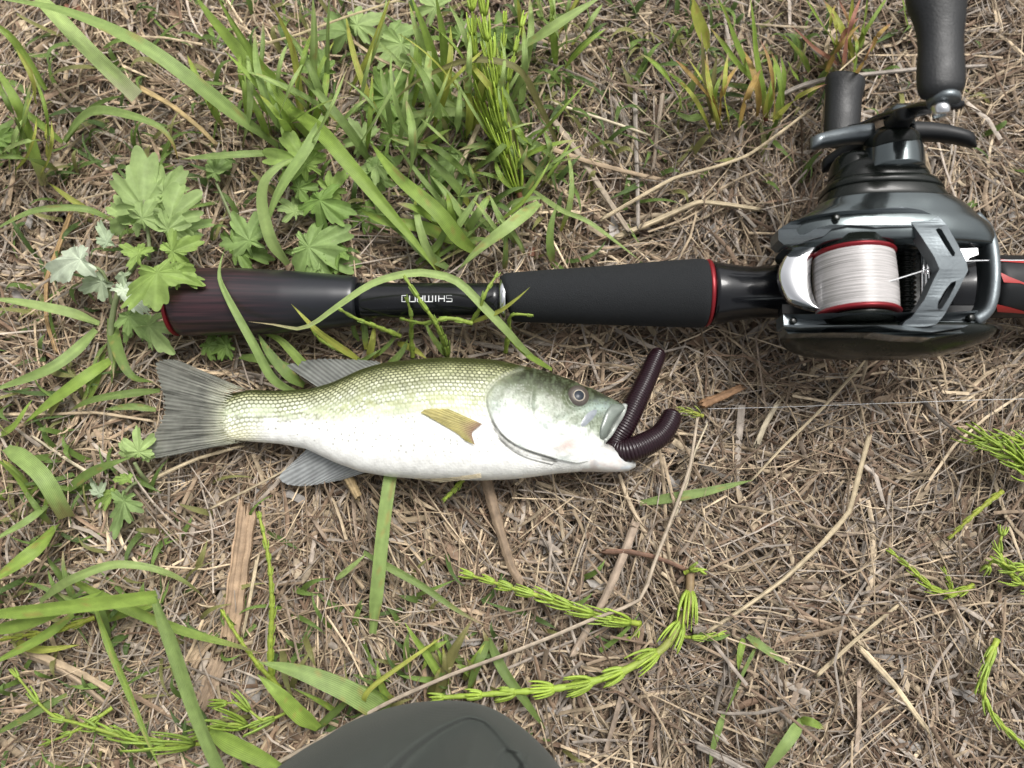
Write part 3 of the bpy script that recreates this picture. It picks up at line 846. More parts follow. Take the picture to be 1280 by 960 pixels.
# scales: overlapping rows following the back
arc = hpx * phm * 0.92
rows = arc / 5.0
ri = np.floor(rows)
ac = X / 6.0 + 0.5 * (ri % 2) + 0.12 * noise(X / 20, rows, 5)
fa = ac - np.floor(ac) - 0.5; fr = rows - ri - 0.5
jit = _hash(np.floor(ac), ri, 77)
f = np.sqrt((fa * 0.95 + 0.06) ** 2 + (fr * 1.05) ** 2)
edge = ss(0.33, 0.52, f)
body = 1 - ss(-6, 4, sE)
body = body * 1.0
vis = (1 - ss(0.41, 0.57, vv)) * body
tailz = (1 - ss(295, 340, X)) * 0.9
vis = np.clip(np.maximum(vis, tailz * body * (1 - ss(0.82, 1.0, vv))), 0, 1)
disp += 0.00016 * (0.5 - edge) * np.clip(vis + 0.25 * body, 0, 1)
nrm = np.stack([np.zeros_like(V[..., 0]), cp[None] / np.maximum(hw[:, None], 1e-4), sp_[None] / np.maximum(ht[:, None], 1e-4)], -1)
nrm /= np.linalg.norm(nrm, axis=-1)[..., None]
V = V + nrm * disp[..., None]
# pigment
olive_d = np.array([0.045, 0.052, 0.014]); olive = np.array([0.16, 0.17, 0.065]); pale = np.array([0.48, 0.52, 0.35]); white = np.array([0.86, 0.86, 0.82])
c = mixc(olive_d, olive, ss(0.16, 0.33, vv))
c = mixc(c, pale, ss(0.30, 0.46, vv))
c = mixc(c, white, ss(0.42, 0.57, vv + 0.06 * (fbm(X / 22, Y / 10, 9, 3) - 0.5)))
centre = mixc(np.array([0.50, 0.51, 0.27]), np.array([0.82, 0.84, 0.74]), ss(0.20, 0.46, vv))
dark = mixc(np.array([0.022, 0.026, 0.008]), np.array([0.26, 0.28, 0.15]), ss(0.22, 0.54, vv))
c = mixc(c, centre, vis * (1 - edge) * (0.45 + 0.5 * jit) * ss(0.15, 0.27, vv))
c = mixc(c, dark, vis * edge * 0.95)
LAT = [tuple(p) for p in smooth_path([(642, 470), (590, 473), (540, 476), (500, 480), (460, 491), (424, 504), (390, 514), (340, 521), (290, 522)], 40)]
dl = seg_dist(X, Y, LAT)
c = mixc(c, np.array([0.13, 0.14, 0.06]), np.exp(-(dl / 1.6) ** 2) * body * 0.75 * (0.5 + 0.5 * (fa > -0.1)))
blot = ss(0.52, 0.66, fbm(X / 13, Y / 9, 31, 3)) * np.exp(-((dl - 0) / 13.0) ** 2) * body
c = mixc(c, np.array([0.20, 0.22, 0.10]), blot * (0.35 + 0.4 * edge))
c = mixc(c, np.array([0.60, 0.66, 0.47]), np.exp(-((vv - 0.46) / 0.06) ** 2) * body * ss(0.40, 0.62, fbm(X / 30, Y / 8, 141, 4)) * 0.75)
row2 = np.exp(-((vv - 0.43) / 0.05) ** 2) * body * ss(0.45, 0.62, fbm(X / 9, Y / 6, 41, 3)) * ss(370, 430, X)
c = mixc(c, np.array([0.38, 0.40, 0.20]), row2 * 0.7)
sx_, sy_ = np.floor(X / 9), np.floor(Y / 7)
rx, ry = _hash(sx_, sy_, 3), _hash(sx_, sy_, 4)
dd = np.hypot((X / 9 - sx_ - 0.2 - 0.6 * rx) * 9, (Y / 7 - sy_ - 0.2 - 0.6 * ry) * 7)
c = mixc(c, np.array([0.30, 0.30, 0.26]), ss(1.7, 0.7, dd) * (_hash(sx_, sy_, 8) > 0.55) * body * ss(0.46, 0.52, vv) * (1 - ss(0.66, 0.78, vv)) * 0.9)
c = mixc(c, np.array([0.74, 0.70, 0.42]), np.exp(-((X - 300) / 24) ** 2) * ss(0.55, 0.8, vv) * 0.5)
# head: greenish grey crown, pearly cheek with green and rose tints
hm = ss(-2, 3, sE) * ss(505, 530, Y) + ss(-12, 9, sE + 6 * (fbm(X / 6, Y / 6, 411, 2) - 0.5)) * (1 - ss(505, 530, Y))
hv = np.clip((Y - np.interp(X, xs, top)) / 120.0, 0, 1.2)
hc = mixc(np.array([0.025, 0.028, 0.013]), np.array([0.10, 0.115, 0.065]), ss(0.08, 0.24, hv))
hc = mixc(hc, np.array([0.27, 0.31, 0.235]), ss(0.20, 0.38, hv + 0.22 * (fbm(X / 16, Y / 16, 55, 4) - 0.5)))
hc = mixc(hc, np.array([0.82, 0.84, 0.80]), ss(0.36, 0.58, hv + 0.15 * (fbm(X / 20, Y / 20, 56, 3) - 0.5)))
hc = mixc(hc, np.array([0.36, 0.44, 0.40]), ss(0.5, 0.68, fbm(X / 26, Y / 14, 158, 3)) * ss(0.3, 0.5, hv) * (1 - ss(0.8, 0.95, hv)) * 0.55)
hc = mixc(hc, np.array([0.10, 0.125, 0.07]), ss(0.46, 0.62, fbm(X / 4, Y / 4, 57, 4)) * (1 - ss(0.40, 0.66, hv)) * 0.55)
hc = mixc(hc, np.array([0.46, 0.58, 0.54]), np.exp(-(((X - 748) / 24) ** 2 + ((Y - 510) / 9) ** 2)) * 0.5)
hc = mixc(hc, np.array([0.60, 0.37, 0.32]), np.exp(-(((X - 712) / 20) ** 2 + ((Y - 556) / 9) ** 2)) * 0.55)
hc = mixc(hc, np.array([0.13, 0.15, 0.10]), np.exp(-(dP / 2.0) ** 2) * 0.28 * (1 - ss(0.5, 0.75, hv)))
g1, g2 = np.floor(X / 3.2), np.floor(Y / 3.2)
dsp = np.hypot(X / 3.2 - g1 - 0.25 - 0.5 * _hash(g1, g2, 301), Y / 3.2 - g2 - 0.25 - 0.5 * _hash(g1, g2, 302)) * 3.2
hc = mixc(hc, np.array([0.07, 0.085, 0.045]), ss(1.5, 0.6, dsp) * (_hash(g1, g2, 303) > 0.45) * (1 - ss(0.36, 0.55, hv)) * 0.6)
hc = mixc(hc, np.array([0.62, 0.68, 0.58]), ss(1.4, 0.5, dsp) * (_hash(g1, g2, 304) > 0.72) * ss(0.1, 0.2, hv) * (1 - ss(0.45, 0.65, hv)) * 0.22)
c = mixc(c, hc, hm)
brk = 0.35 + 0.65 * ss(0.35, 0.6, fbm(X / 18, Y / 18, 83, 3))
c = mixc(c, np.array([0.16, 0.17, 0.14]), np.exp(-((sE + 1.2) / 2.1) ** 2) * 0.9 * brk * ss(512, 535, Y))
c = mixc(c, np.array([0.36, 0.38, 0.30]), np.exp(-((sE + 1.0) / 3.0) ** 2) * 0.35 * (1 - ss(505, 530, Y)))
c = mixc(c, np.array([0.20, 0.20, 0.18]), np.exp(-(d2 / 1.7) ** 2) * 0.9 * ss(0.3, 0.55, fbm(X / 12, Y / 12, 183, 2)))
d4 = seg_dist(X, Y, EDGE4)
c = mixc(c, np.array([0.22, 0.22, 0.20]), np.exp(-(d4 / 1.5) ** 2) * 0.85)
c = mixc(c, np.array([0.30, 0.30, 0.28]), np.exp(-(d3 / 1.3) ** 2) * 0.75)
Vf = np.vstack([V.reshape(-1, 3), V[0].mean(0)[None], V[-1].mean(0)[None]])
Cf = np.vstack([c.reshape(-1, 3), c[0].mean(0)[None], c[-1].mean(0)[None]])
F = [tuple(q) for q in grid_faces(NU, NV, True)]
n0 = NU * NV
F += [(n0, (j + 1) % NV, j) for j in range(NV)] + [(n0 + 1, (NU - 1) * NV + j, (NU - 1) * NV + (j + 1) % NV) for j in range(NV)]
obj('body', Vf, F, M['fish'], fish, cols=np.clip(Cf, 0, 1))

UPI = np.where(ph <= math.pi)[0]
SV = V[:, UPI].reshape(-1, 3); SX, SY = proj(SV)
def skin(px, py, lift=0.0):
    d = (SX - px) ** 2 + (SY - py) ** 2
    i = np.argpartition(d, 6)[:6]; w = 1 / (d[i] + 0.02)
    z = (SV[i, 2] * w).sum() / w.sum()
    return P(px, py, z * 1000 + lift)

def plate(name, poly, mat, dome, rings=8, base=0.1, cols=None, parent=fish, taper=1.0, zf=None):
    """raised plate of bone or skin draped on the flank"""
    ring = np.array(smooth_path(list(poly) + [poly[0]], 61))[:-1]
    cpt = ring.mean(0); V, CC = [], []
    for k in range(rings + 1):
        s = k / rings
        for p in ring:
            q = cpt + (p - cpt) * s
            l = base + dome * math.sqrt(max(0, 1 - s ** 2.2)) - (0.6 if k == rings else 0)
            V.append((zf or skin)(q[0], q[1], l)); CC.append(cols(q[0], q[1], s) if cols else (0.5, 0.5, 0.5))
    return obj(name, V, grid_faces(rings + 1, len(ring), True), mat, parent, cols=np.array(CC))

# eye: dark iris, pale ring, domed pupil
def disc(px, py, r0, r1, lift0, lift1, mat, name, parent, n=40, rings=6):
    c0 = skin(px, py); V = []
    k = mmpx(px, py, 20)
    tl = np.array([0.0, 0.28, 0.0])
    for i in range(rings + 1):
        s = i / rings; r = r0 + (r1 - r0) * s
        l = (lift0 + (lift1 - lift0) * s ** 1.6) / 1000
        for a in np.linspace(0, 2 * math.pi, n, endpoint=False):
            dx, dy = math.cos(a) * r * k, math.sin(a) * r * k
            V.append(c0 + np.array([dx, dy, l - 0.22 * dy - 0.22 * dx]))
    return obj(name, V, grid_faces(rings + 1, n, True), mat, parent)
eye = disc(723, 494.5, 7.2, 13.2, 1.3, 0.05, M['eye_socket'], 'eye', fish)
disc(723.5, 495, 6.2, 7.6, 1.75, 1.45, M['eye_ring'], 'iris_ring', eye)
disc(723.5, 495, 0.2, 6.5, 2.1, 1.65, M['eye_dark'], 'pupil', eye)

M['jaw'] = vcol('jaw_skin', 0.3, 0.0, 0.15, 900, spec=0.5, coat=0.4, mottle=0.1)
plate('cheek_bone', [(746, 507), (751, 511), (746, 520), (738, 529), (729, 537), (722, 537), (724, 528), (731, 517), (739, 510)], M['jaw'], 0.45,
      base=-0.33, cols=lambda x, y, s: np.array([0.20, 0.22, 0.24]) * (1.15 - 0.25 * s) * (0.7 + 0.6 * float(fbm(np.array(x / 5), np.array(y / 5), 33, 3))))
def lipcol(x, y, s):
    n_ = float(fbm(np.array(x / 6), np.array(y / 6), 12, 3))
    return np.array([0.17, 0.195, 0.17]) * (0.75 + 0.5 * n_)
plate('upper_jaw', [(764, 505), (775, 504), (783, 507), (779, 515), (771, 527), (764, 539), (758, 550), (750, 549), (749, 539), (752, 527), (757, 514)], M['jaw'], 1.5, cols=lipcol, base=0.3)
lip = smooth_path([skin(781, 506, 0.3), skin(778, 517, 0.8), skin(770, 531, 1.0), skin(763, 543, 1.2), skin(756, 551, 0.8)], 24)
obj('lip', *tube(lip, np.linspace(0.0012, 0.0008, 24), 10), M['jaw'], fish, cols=np.repeat([[0.34, 0.36, 0.33]], 26 * 10, 0))

# lower jaw
LT = [(700, 566), (725, 560), (748, 553), (762, 556), (775, 563), (786, 571), (793, 578)]
LB = [(700, 588), (725, 589.5), (748, 590), (770, 590), (785, 589), (794, 584.5)]
LH = [(700, 4), (725, 8), (742, 10.4), (758, 8.0), (775, 5.2), (788, 3.4), (794, 1.8)]
nu, nv = 110, 64
xj = np.linspace(700, 794, nu); lt = curve1(xj, LT, 8); lb = curve1(xj, LB, 8); lh = curve1(xj, LH, 8) / 1000
a_ = np.linspace(0, 2 * math.pi, nv, endpoint=False); Vj = np.empty((nu, nv, 3))
for i in range(nu):
    zz = 15.5 - 3.0 * i / nu
    q1, q2 = P(xj[i], lt[i], zz), P(xj[i], lb[i], zz); cc = (q1 + q2) / 2; h = (q1[1] - q2[1]) / 2
    Vj[i, :, 0] = cc[0]; Vj[i, :, 1] = cc[1] + h * np.cos(a_); Vj[i, :, 2] = cc[2] + lh[i] * np.sign(np.sin(a_)) * abs(np.sin(a_)) ** 0.75
Xj, Yj = proj(Vj)
cj = np.broadcast_to(np.array([0.74, 0.73, 0.70]), Vj.shape).copy()
tt = np.interp(Xj, xj, lt)
cj = mixc(cj, np.array([0.30, 0.31, 0.29]), np.exp(-((Yj - tt) / 8.0) ** 2) * ss(738, 758, Xj) * 0.85)
cj = mixc(cj, np.array([0.30, 0.31, 0.29]), ss(765, 793, Xj) * 0.75)
cj = mixc(cj, np.array([0.42, 0.42, 0.41]), np.exp(-((Yj - tt - 9 - 0.06 * (Xj - 700)) / 1.5) ** 2) * 0.5)
cj = mixc(np.broadcast_to(np.array([0.80, 0.81, 0.77]), cj.shape), cj, ss(728, 756, Xj))
cj = mixc(cj, np.array([0.55, 0.40, 0.36]), ss(0.5, 0.7, fbm(Xj / 14, Yj / 6, 95, 3)) * 0.35)
cj = mixc(cj, np.array([0.70, 0.48, 0.42]), np.exp(-(((Xj - 716) / 26) ** 2 + ((Yj - 562) / 7) ** 2)) * 0.6)
cj = mixc(cj, np.array([0.45, 0.52, 0.58]), ss(0.55, 0.75, fbm(Xj / 12, Yj / 5, 91, 3)) * ss(735, 750, Xj) * 0.5)
F = [tuple(q) for q in grid_faces(nu, nv, True)] + [tuple(range(nv - 1, -1, -1)), tuple((nu - 1) * nv + j for j in range(nv))]
obj('lower_jaw', Vj.reshape(-1, 3), F, M['jaw'], fish, cols=np.clip(cj.reshape(-1, 3), 0, 1))
mv, mf = tube(smooth_path([P(748, 548, 10), P(760, 547, 10), P(772, 545, 9), P(782, 548, 8)], 14), np.array([.0015, .004, .0055, .0062, .0065, .0065, .0065, .006, .0058, .0055, .005, .004, .003, .001]), 20, 1.0)
obj('mouth_lining', mv, mf, M['mouth'], fish)

# fins: ribbed membranes between a base line and a free edge
def fin(name, base, edge, zb, ze, nr, colf, ridge=0.25, rag=1.2, nv=16, mat=None, lift=None, droop=0.0, bj=0.0):
    m = nr * 6 + 1
    b_ = smooth_path(base, m); e = smooth_path(edge, m)
    V, C = [], []
    fr = np.arange(m) / 6.0
    rg = np.array([rag * (math.cos(2 * math.pi * q) * 0.5 + random.uniform(-0.5, 0.5)) for q in fr])
    for i in range(m):
        d = e[i] - b_[i]; ln = np.linalg.norm(d) + 1e-6
        for j in range(nv):
            s = j / (nv - 1)
            s0 = bj * (0.5 - 0.5 * math.cos(2 * math.pi * fr[i]) + 0.6 * abs(math.sin(fr[i] * 2.3)))
            sp0 = s0 + (1 - s0) * s
            p = b_[i] + d * sp0 * (1 + rg[i] / ln * (s == 1))
            z = zb + (ze - zb) * s + ridge * math.cos(2 * math.pi * fr[i]) * (0.3 + 0.7 * s) - droop * math.sin(math.pi * s)
            V.append(skin(p[0], p[1], lift[0] + (lift[1] - lift[0]) * s + ridge * math.cos(2 * math.pi * fr[i])) if lift else P(p[0], p[1], z))
            C.append(colf(fr[i], s, p))
    V = np.array(V)
    n0 = len(V); Vb = V - np.array([0, 0, 0.00025])
    F = [list(q) for q in grid_faces(m, nv)] + [[q[3] + n0, q[2] + n0, q[1] + n0, q[0] + n0] for q in grid_faces(m, nv)]
    return obj(name, np.vstack([V, Vb]), F, mat or M['fin'], fish, cols=np.clip(np.vstack([C, C]), 0, 1))

def tailcol(q, s, p):
    ray = 0.5 + 0.5 * math.cos(2 * math.pi * q)
    n_ = float(fbm(np.array(q * 1.3), np.array(s * 5), 61, 3)); b2 = float(fbm(np.array(q * 3.0), np.array(s * 2.2), 62, 2))
    g = np.array([0.30, 0.305, 0.265]) * (0.8 + 0.32 * ray) * (0.8 + 0.4 * n_)
    g = g * (1 - 0.55 * max(0, min(1, (b2 - 0.5) * 5)) * (s > 0.12))
    return g * (1 - s * 0.1) + np.array([0.60, 0.60, 0.44]) * 0.55 * max(0, 1 - s * 3.0)
fin('tail_fin', [(311, 488), (299, 491), (291, 499), (287, 511), (287, 525), (289, 538), (294, 547), (306, 552)],
    [(222, 450), (206, 449.5), (195, 456), (199, 475), (205, 497), (206, 513), (200, 530), (190, 548), (184, 562), (194, 572), (206, 571)], 13.6, 9, 30, tailcol, 0.09, 2.4, 22, droop=0.5, bj=0.10)
def dorcol(q, s, p):
    ray = 0.5 + 0.5 * math.cos(2 * math.pi * q)
    return np.array([0.27, 0.28, 0.26]) * (0.7 + 0.6 * ray) * (0.85 + 0.3 * float(fbm(np.array(q), np.array(s * 5), 5, 2)))
fin('dorsal_fin', [(482, 457), (460, 461), (440, 470), (420, 480), (402, 487)], [(470, 451), (430, 449), (396, 449), (372, 452.5), (357, 457)], 12, 8, 16, dorcol, 0.15, 1.0)
def analcol(q, s, p):
    ray = 0.5 + 0.5 * math.cos(2 * math.pi * q)
    return np.array([0.46, 0.48, 0.48]) * (0.75 + 0.4 * ray)
fin('anal_fin', [(385, 560), (400, 567), (420, 577), (438, 584), (458, 590)], [(369, 575), (350, 594), (356, 604), (376, 607.5), (400, 605), (425, 600.5)], 9, 5, 15, analcol, 0.13, 0.6)
def pelcol(q, s, p):
    return np.array([0.72, 0.64, 0.46]) * (0.85 + 0.25 * math.cos(2 * math.pi * q))
fin('pelvic_fin', [(600, 590), (601, 593), (602, 597)], [(548, 591), (517, 597.5), (550, 603)], 24, 17, 6, pelcol, 0.15, 0.5)
def peccol(q, s, p):
    ray = 0.5 + 0.5 * math.cos(2 * math.pi * q)
    c0 = np.array([0.50, 0.44, 0.17]) * (0.8 + 0.25 * ray) * (0.7 + 0.6 * float(fbm(np.array(q * 2), np.array(s * 7), 8, 3)))
    return c0 * min(1, s * 3) + np.array([0.30, 0.19, 0.13]) * max(0, 1 - s * 3)
M['pec'] = vcol('yellow_fin', 0.38, 0.25, 0.2, 900, spec=0.4, alpha=0.14, mottle=0.2)
fin('pectoral_fin', [(603, 530), (597, 534), (590, 541), (592, 551), (594, 556)],
    [(560, 511), (537, 511), (526.5, 515), (536, 521), (553, 531), (570, 541), (582, 551)], 0, 0, 14, peccol, 0.06, 0.8, lift=(1.3, 0.7), mat=M['pec'])

# ------------------------------------------------------------------ soft worm lure
pth = smooth_path([P(825, 437.5, 8), P(819, 450, 9), P(809, 473, 11), P(799, 494, 13), P(789, 515, 14), P(780, 533, 14), P(771, 548, 13), P(769, 560, 13), P(779, 564, 15), P(793, 561, 16), P(811, 553, 15), P(826, 543, 13.5), P(836, 529, 12.5), P(842, 514, 11.5)], 700)
s = np.linspace(0, 1, 700)
base = np.interp(s, [0, 0.015, 0.05, 0.3, 0.5, 0.6, 0.75, 0.95, 0.985, 1], [5.5, 8.8, 10.6, 12.6, 13.6, 14, 14, 12.4, 11.2, 7.5]) * 0.345e-3
rad = base * (1 + 0.055 * np.abs(np.sin(s * 78 * math.pi)) - 0.03)
wm, t, b = new_mat('soft_plastic')
b.inputs['Base Color'].default_value = (0.014, 0.0045, 0.0075, 1); b.inputs['Roughness'].default_value = 0.3; b.inputs['Specular IOR Level'].default_value = 0.35
b.inputs['Subsurface Weight'].default_value = 0.0; b.inputs['Coat Weight'].default_value = 0.2; b.inputs['Coat Roughness'].default_value = 0.2
v, f = tube(pth, rad, 28)
tag(obj('worm_lure', v, f, wm), 'dark maroon ribbed soft plastic worm doubled over in the fish mouth', 'fishing lure')

# ------------------------------------------------------------------ kneeling person: one knee in dark trousers
KN = [(881, 548, 572, 38, 42), (883, 530, 590, 33, 47), (888, 503, 604, 25, 56), (898, 463, 626, 16, 66), (912, 425, 648, 9, 76), (930, 394, 671, 4, 84), (955, 352, 697, 1, 93), (1000, 300, 730, 0, 104), (1080, 262, 765, 0, 122), (1200, 250, 780, 4, 148), (1400, 250, 790, 14, 176), (1700, 260, 790, 40, 205), (2100, 280, 780, 80, 236)]
st = smooth_path(np.array(KN, float), 1600)
st = np.array([q for i, q in enumerate(st) if (q[0] < 1010 and i % 2 == 0) or i % 24 == 0])
NST = len(st)
na = 260; a_ = np.linspace(0, 2 * math.pi, na, endpoint=False)
V = []
for py, xl, xr, zl, zh in st:
    zcn = min(40.0 + max(0, (py - 1000) * 0.02), (zl + zh) / 2 + 0.0) if py < 1000 else (zl + zh) / 2
    q1, q2 = P(xl, min(py, 1300), min(zcn, 60)), P(xr, min(py, 1300), min(zcn, 60))
    cx_, hx = (q1[0] + q2[0]) / 2, (q2[0] - q1[0]) / 2
    yw = q1[1] - max(0, py - 1300) * 0.0004
    V.append(np.stack([cx_ + hx * np.sign(np.cos(a_)) * abs(np.cos(a_)) ** 0.85, np.full(na, yw), (zl + zh) / 2000 + (zh - zl) / 2000 * np.sign(np.sin(a_)) * abs(np.sin(a_)) ** 0.85], 1))
V = np.array(V)
X, Y = proj(V)
fold = [tuple(p) for p in smooth_path([(470, 985), (500, 950), (540, 918), (568, 902), (590, 897), (616, 908), (650, 950), (690, 1010)], 40)]
fold2 = [tuple(p) for p in smooth_path([(590, 990), (620, 955), (640, 935), (662, 935)], 20)]
fold3 = [tuple(p) for p in smooth_path([(380, 1000), (430, 955), (480, 925), (520, 912)], 20)]
wr = 0.0016 * np.exp(-(seg_dist(X, Y, fold) / 14) ** 2) + 0.0012 * np.exp(-(seg_dist(X, Y, fold2) / 7) ** 2) + 0.0012 * np.exp(-(seg_dist(X, Y, fold3) / 10) ** 2)
infold = inside(X, Y, fold)
sf = np.where(infold, 1, -1) * seg_dist(X, Y, fold)
wr += -0.012 * ss(-9, 16, sf) * (1 - ss(20, 60, sf)) - 0.002 * ss(0, 10, np.where(inside(X, Y, fold2 + [(640, 1000)]), 1, -1) * seg_dist(X, Y, fold2))
wr += (fbm(V[..., 0] * 40, V[..., 1] * 40, 7, 3) - 0.5) * 0.006 + (fbm(V[..., 0] * 130 + V[..., 1] * 60, V[..., 1] * 70, 17, 3) - 0.5) * 0.0032
upm = (np.sin(a_) > 0)[None]
V[..., 2] += np.where(upm, wr, 0) * np.clip(np.sin(a_), 0, 1)[None] ** 0.3
fm, t, b = new_mat('trouser_cloth')
b.inputs['Base Color'].default_value = (0.036, 0.042, 0.036, 1); b.inputs['Roughness'].default_value = 0.8
b.inputs['Sheen Weight'].default_value = 0.06
tcx = t.nodes.new('ShaderNodeTexCoord')
hgt = None
for axis in ('X', 'Y'):
    wv_ = t.nodes.new('ShaderNodeTexWave'); wv_.bands_direction = axis; wv_.inputs['Scale'].default_value = 1100; wv_.inputs['Distortion'].default_value = 1.5
    t.links.new(tcx.outputs['Object'], wv_.inputs['Vector'])
    if hgt is None: hgt = wv_.outputs['Fac']
    else:
        ad = t.nodes.new('ShaderNodeMath'); ad.operation = 'ADD'; t.links.new(hgt, ad.inputs[0]); t.links.new(wv_.outputs['Fac'], ad.inputs[1]); hgt = ad.outputs[0]
bpn = t.nodes.new('ShaderNodeBump'); bpn.inputs['Strength'].default_value = 0.3; bpn.inputs['Distance'].default_value = 0.0002
t.links.new(hgt, bpn.inputs['Height']); t.links.new(bpn.outputs[0], b.inputs['Normal'])
F = [tuple(q) for q in grid_faces(NST, na, True)] + [tuple(range(na - 1, -1, -1)), tuple((NST - 1) * na + j for j in range(na))]
person = thing('person', P(560, 950, 0), 'kneeling person, only the knee in dark grey-green trousers showing at the bottom edge', 'person')
obj('trouser_leg', V.reshape(-1, 3), F, fm, person)

# ------------------------------------------------------------------ plants
G = {'g': (0.235, 0.34, 0.065), 'b': (0.25, 0.35, 0.11), 'y': (0.37, 0.40, 0.08), 'd': (0.16, 0.235, 0.06), 'l': (0.33, 0.44, 0.15),
     'o': (0.40, 0.27, 0.09), 'p': (0.36, 0.17, 0.12), 's': (0.46, 0.37, 0.22), 'n': (0.21, 0.20, 0.075), 'r': (0.20, 0.07, 0.05), 'w': (0.58, 0.62, 0.36)}

def blade(parent, pts, zs, w, c='g', tip=None, root=None, roll=None, blunt=False, fold=0.22, name='blade'):
    """grass leaf: keeled ribbon along the points, root first; w in pixels, zs heights in mm"""
    n = 30
    zz = np.interp(np.linspace(0, 1, len(pts)), np.linspace(0, 1, len(zs)), zs)
    pth = smooth_path([P(x, y, z) for (x, y), z in zip(pts, zz)], n)
    t, S, N = frames(pth)
    T = np.gradient(pth, axis=0); T /= np.linalg.norm(T, axis=1)[:, None]
    S = np.cross(T, [0, 0, 1.0]); S /= np.linalg.norm(S, axis=1)[:, None] + 1e-9
    N = np.cross(S, T)
    r = random.uniform(-0.35, 0.35) if roll is None else roll
    tw = random.uniform(-0.5, 0.5)
    s = np.linspace(0, 1, n)
    wid = w * mmpx(640, 480, float(np.mean(zs))) * 0.5 * (0.55 + 0.45 * ss(0, 0.25, s)) * (np.ones(n) if blunt else np.clip(1 - s ** 3.2, 0.04, 1))
    V = np.empty((n, 5, 3)); C = np.empty((n, 5, 3)); UV = np.empty((n, 5, 2))
    base = np.array(G[c]) * random.uniform(0.88, 1.12)
    wob = np.array([random.uniform(-1, 1) for _ in range(8)])
    for i in range(n):
        a = r + tw * (s[i] - 0.5)
        sv = S[i] * math.cos(a) + N[i] * math.sin(a); nvv = N[i] * math.cos(a) - S[i] * math.sin(a)
        for k, q in enumerate((-1, -0.5, 0, 0.5, 1)):
            V[i, k] = pth[i] + sv * q * wid[i] + nvv * (abs(q) * fold * wid[i] + 0.00025 * math.sin(9 * s[i] + wob[k]) )
            cc = base * (0.84 + 0.32 * float(noise(s[i] * 9, k * 3.1 + wob[0] * 9, 5))) * (1.14 if k == 2 else 1)
            if wob[1] > 0.1 and float(noise(s[i] * 14 + 40 * wob[2], k * 1.3, 9)) > 0.86: cc = cc * 0.5 + np.array(G['o']) * 0.5
            if tip: 
                f = float(ss(0.72, 0.98, s[i] + 0.05 * wob[k])); cc = cc * (1 - f) + np.array(G[tip]) * f
            if root:
                f = 1 - float(ss(0.03, 0.25, s[i])); cc = cc * (1 - f) + np.array(G[root]) * f
            C[i, k] = cc; UV[i, k] = (q * 0.5 + 0.5, s[i])
    return obj(name, V.reshape(-1, 3), grid_faces(n, 5), M['blade'], parent, cols=C.reshape(-1, 3), uv=UV.reshape(-1, 2))

def tuft(name, at, label, blades, extra=0, spread=25, ln=(60, 130), wr=(6, 13), ang=(-2.6, -0.5), cs='gbdl', hz=(20, 50), cat='grass', tips=None):
    o = thing(name, P(at[0], at[1], 0), label, cat, None)
    for b_ in blades:
        blade(o, *b_[:4], **(b_[4] if len(b_) > 4 else {}))
    for k in range(extra):
        x, y = at[0] + random.gauss(0, spread), at[1] + random.gauss(0, spread * 0.6)
        a = random.uniform(*ang); L_ = random.uniform(*ln); bend = random.uniform(-0.9, 0.9)
        p = [(x, y)]
        for q in range(4):
            a2 = a + bend * (q + 1) / 4
            p.append((p[-1][0] + math.cos(a2) * L_ / 4, p[-1][1] + math.sin(a2) * L_ / 4))
        h = random.uniform(*hz)
        blade(o, p, (1, h * 0.7, h, h * random.uniform(0.4, 1.0)), random.uniform(*wr), random.choice(cs), tip=random.choice([None, None, 'y', 's']) if tips is None else random.choice(tips), root=random.choice([None, 'y', 'n']))
    return o

tuft('grass_tuft', (365, 165), 'tall grass tuft behind the rear grip, one long blade reaching the top left corner', [
    ([(348, 182), (300, 148), (240, 101), (170, 52), (80, 14), (-20, -4)], (3, 22, 38, 46, 46, 44), 21, 'b'),
    ([(385, 168), (345, 122), (300, 66), (268, 28), (240, -10)], (3, 20, 34, 44), 24, 'g'),
    ([(372, 120), (335, 92), (305, 52), (270, -8)], (8, 28, 44), 13, 'g'),
    ([(378, 165), (374, 110), (365, 60), (350, 25), (332, -8)], (3, 25, 45), 10, 'y', {'tip': 'n'}),
    ([(392, 140), (391, 100), (393, 50), (391, -8)], (3, 30, 48), 14, 'l'),
    ([(407, 140), (409, 90), (410, 40), (412, -8)], (3, 25, 40), 8, 'b'),
    ([(436, 118), (452, 88), (468, 52), (490, -8)], (2, 22, 40), 10, 'y'),
    ([(362, 135), (401, 165), (437, 206), (479, 256), (518, 302), (545, 338)], (14, 24, 24, 20, 16, 10), 20, 'g'),
    ([(405, 145), (385, 184), (360, 220), (342, 255), (332, 290)], (22, 26, 22, 12), 15, 'b'),
    ([(360, 330), (340, 302), (328, 258), (331, 227), (350, 207), (372, 196)], (3, 16, 24, 26, 20), 16, 'l'),
    ([(348, 192), (310, 193), (277, 194.5), (226, 199)], (6, 16, 12), 11, 'b')], 26, 40, (70, 160), (5, 12), (-2.4, -0.8), 'ggbl')
tuft('grass_tuft', (560, 165), 'upright bright grass tuft at the top, left of the vertical horsetail', [
    ([(556, 165), (548, 100), (535, 50), (512, -10)], (2, 25, 44), 15, 'g'),
    ([(557, 168), (557, 100), (554, 50), (544, -10)], (2, 25, 46), 15, 'g'),
    ([(540, 90), (525, 50), (512, 10)], (12, 30, 36), 13, 'l'),
    ([(598, 143), (562, 140), (520, 143), (488, 156)], (14, 22, 16), 12, 'l'),
    ([(699, 183), (674, 131), (653, 91), (625, 77), (589, 75), (560, 83), (518, 104), (480, 137)], (4, 22, 36, 40, 40, 36, 28, 20), 9, 'n'),
    ([(510, 205), (533, 178), (565, 161)], (4, 14, 18), 12, 'g')], 46, 52, (70, 160), (5, 13), (-2.3, -0.8), 'gblly')
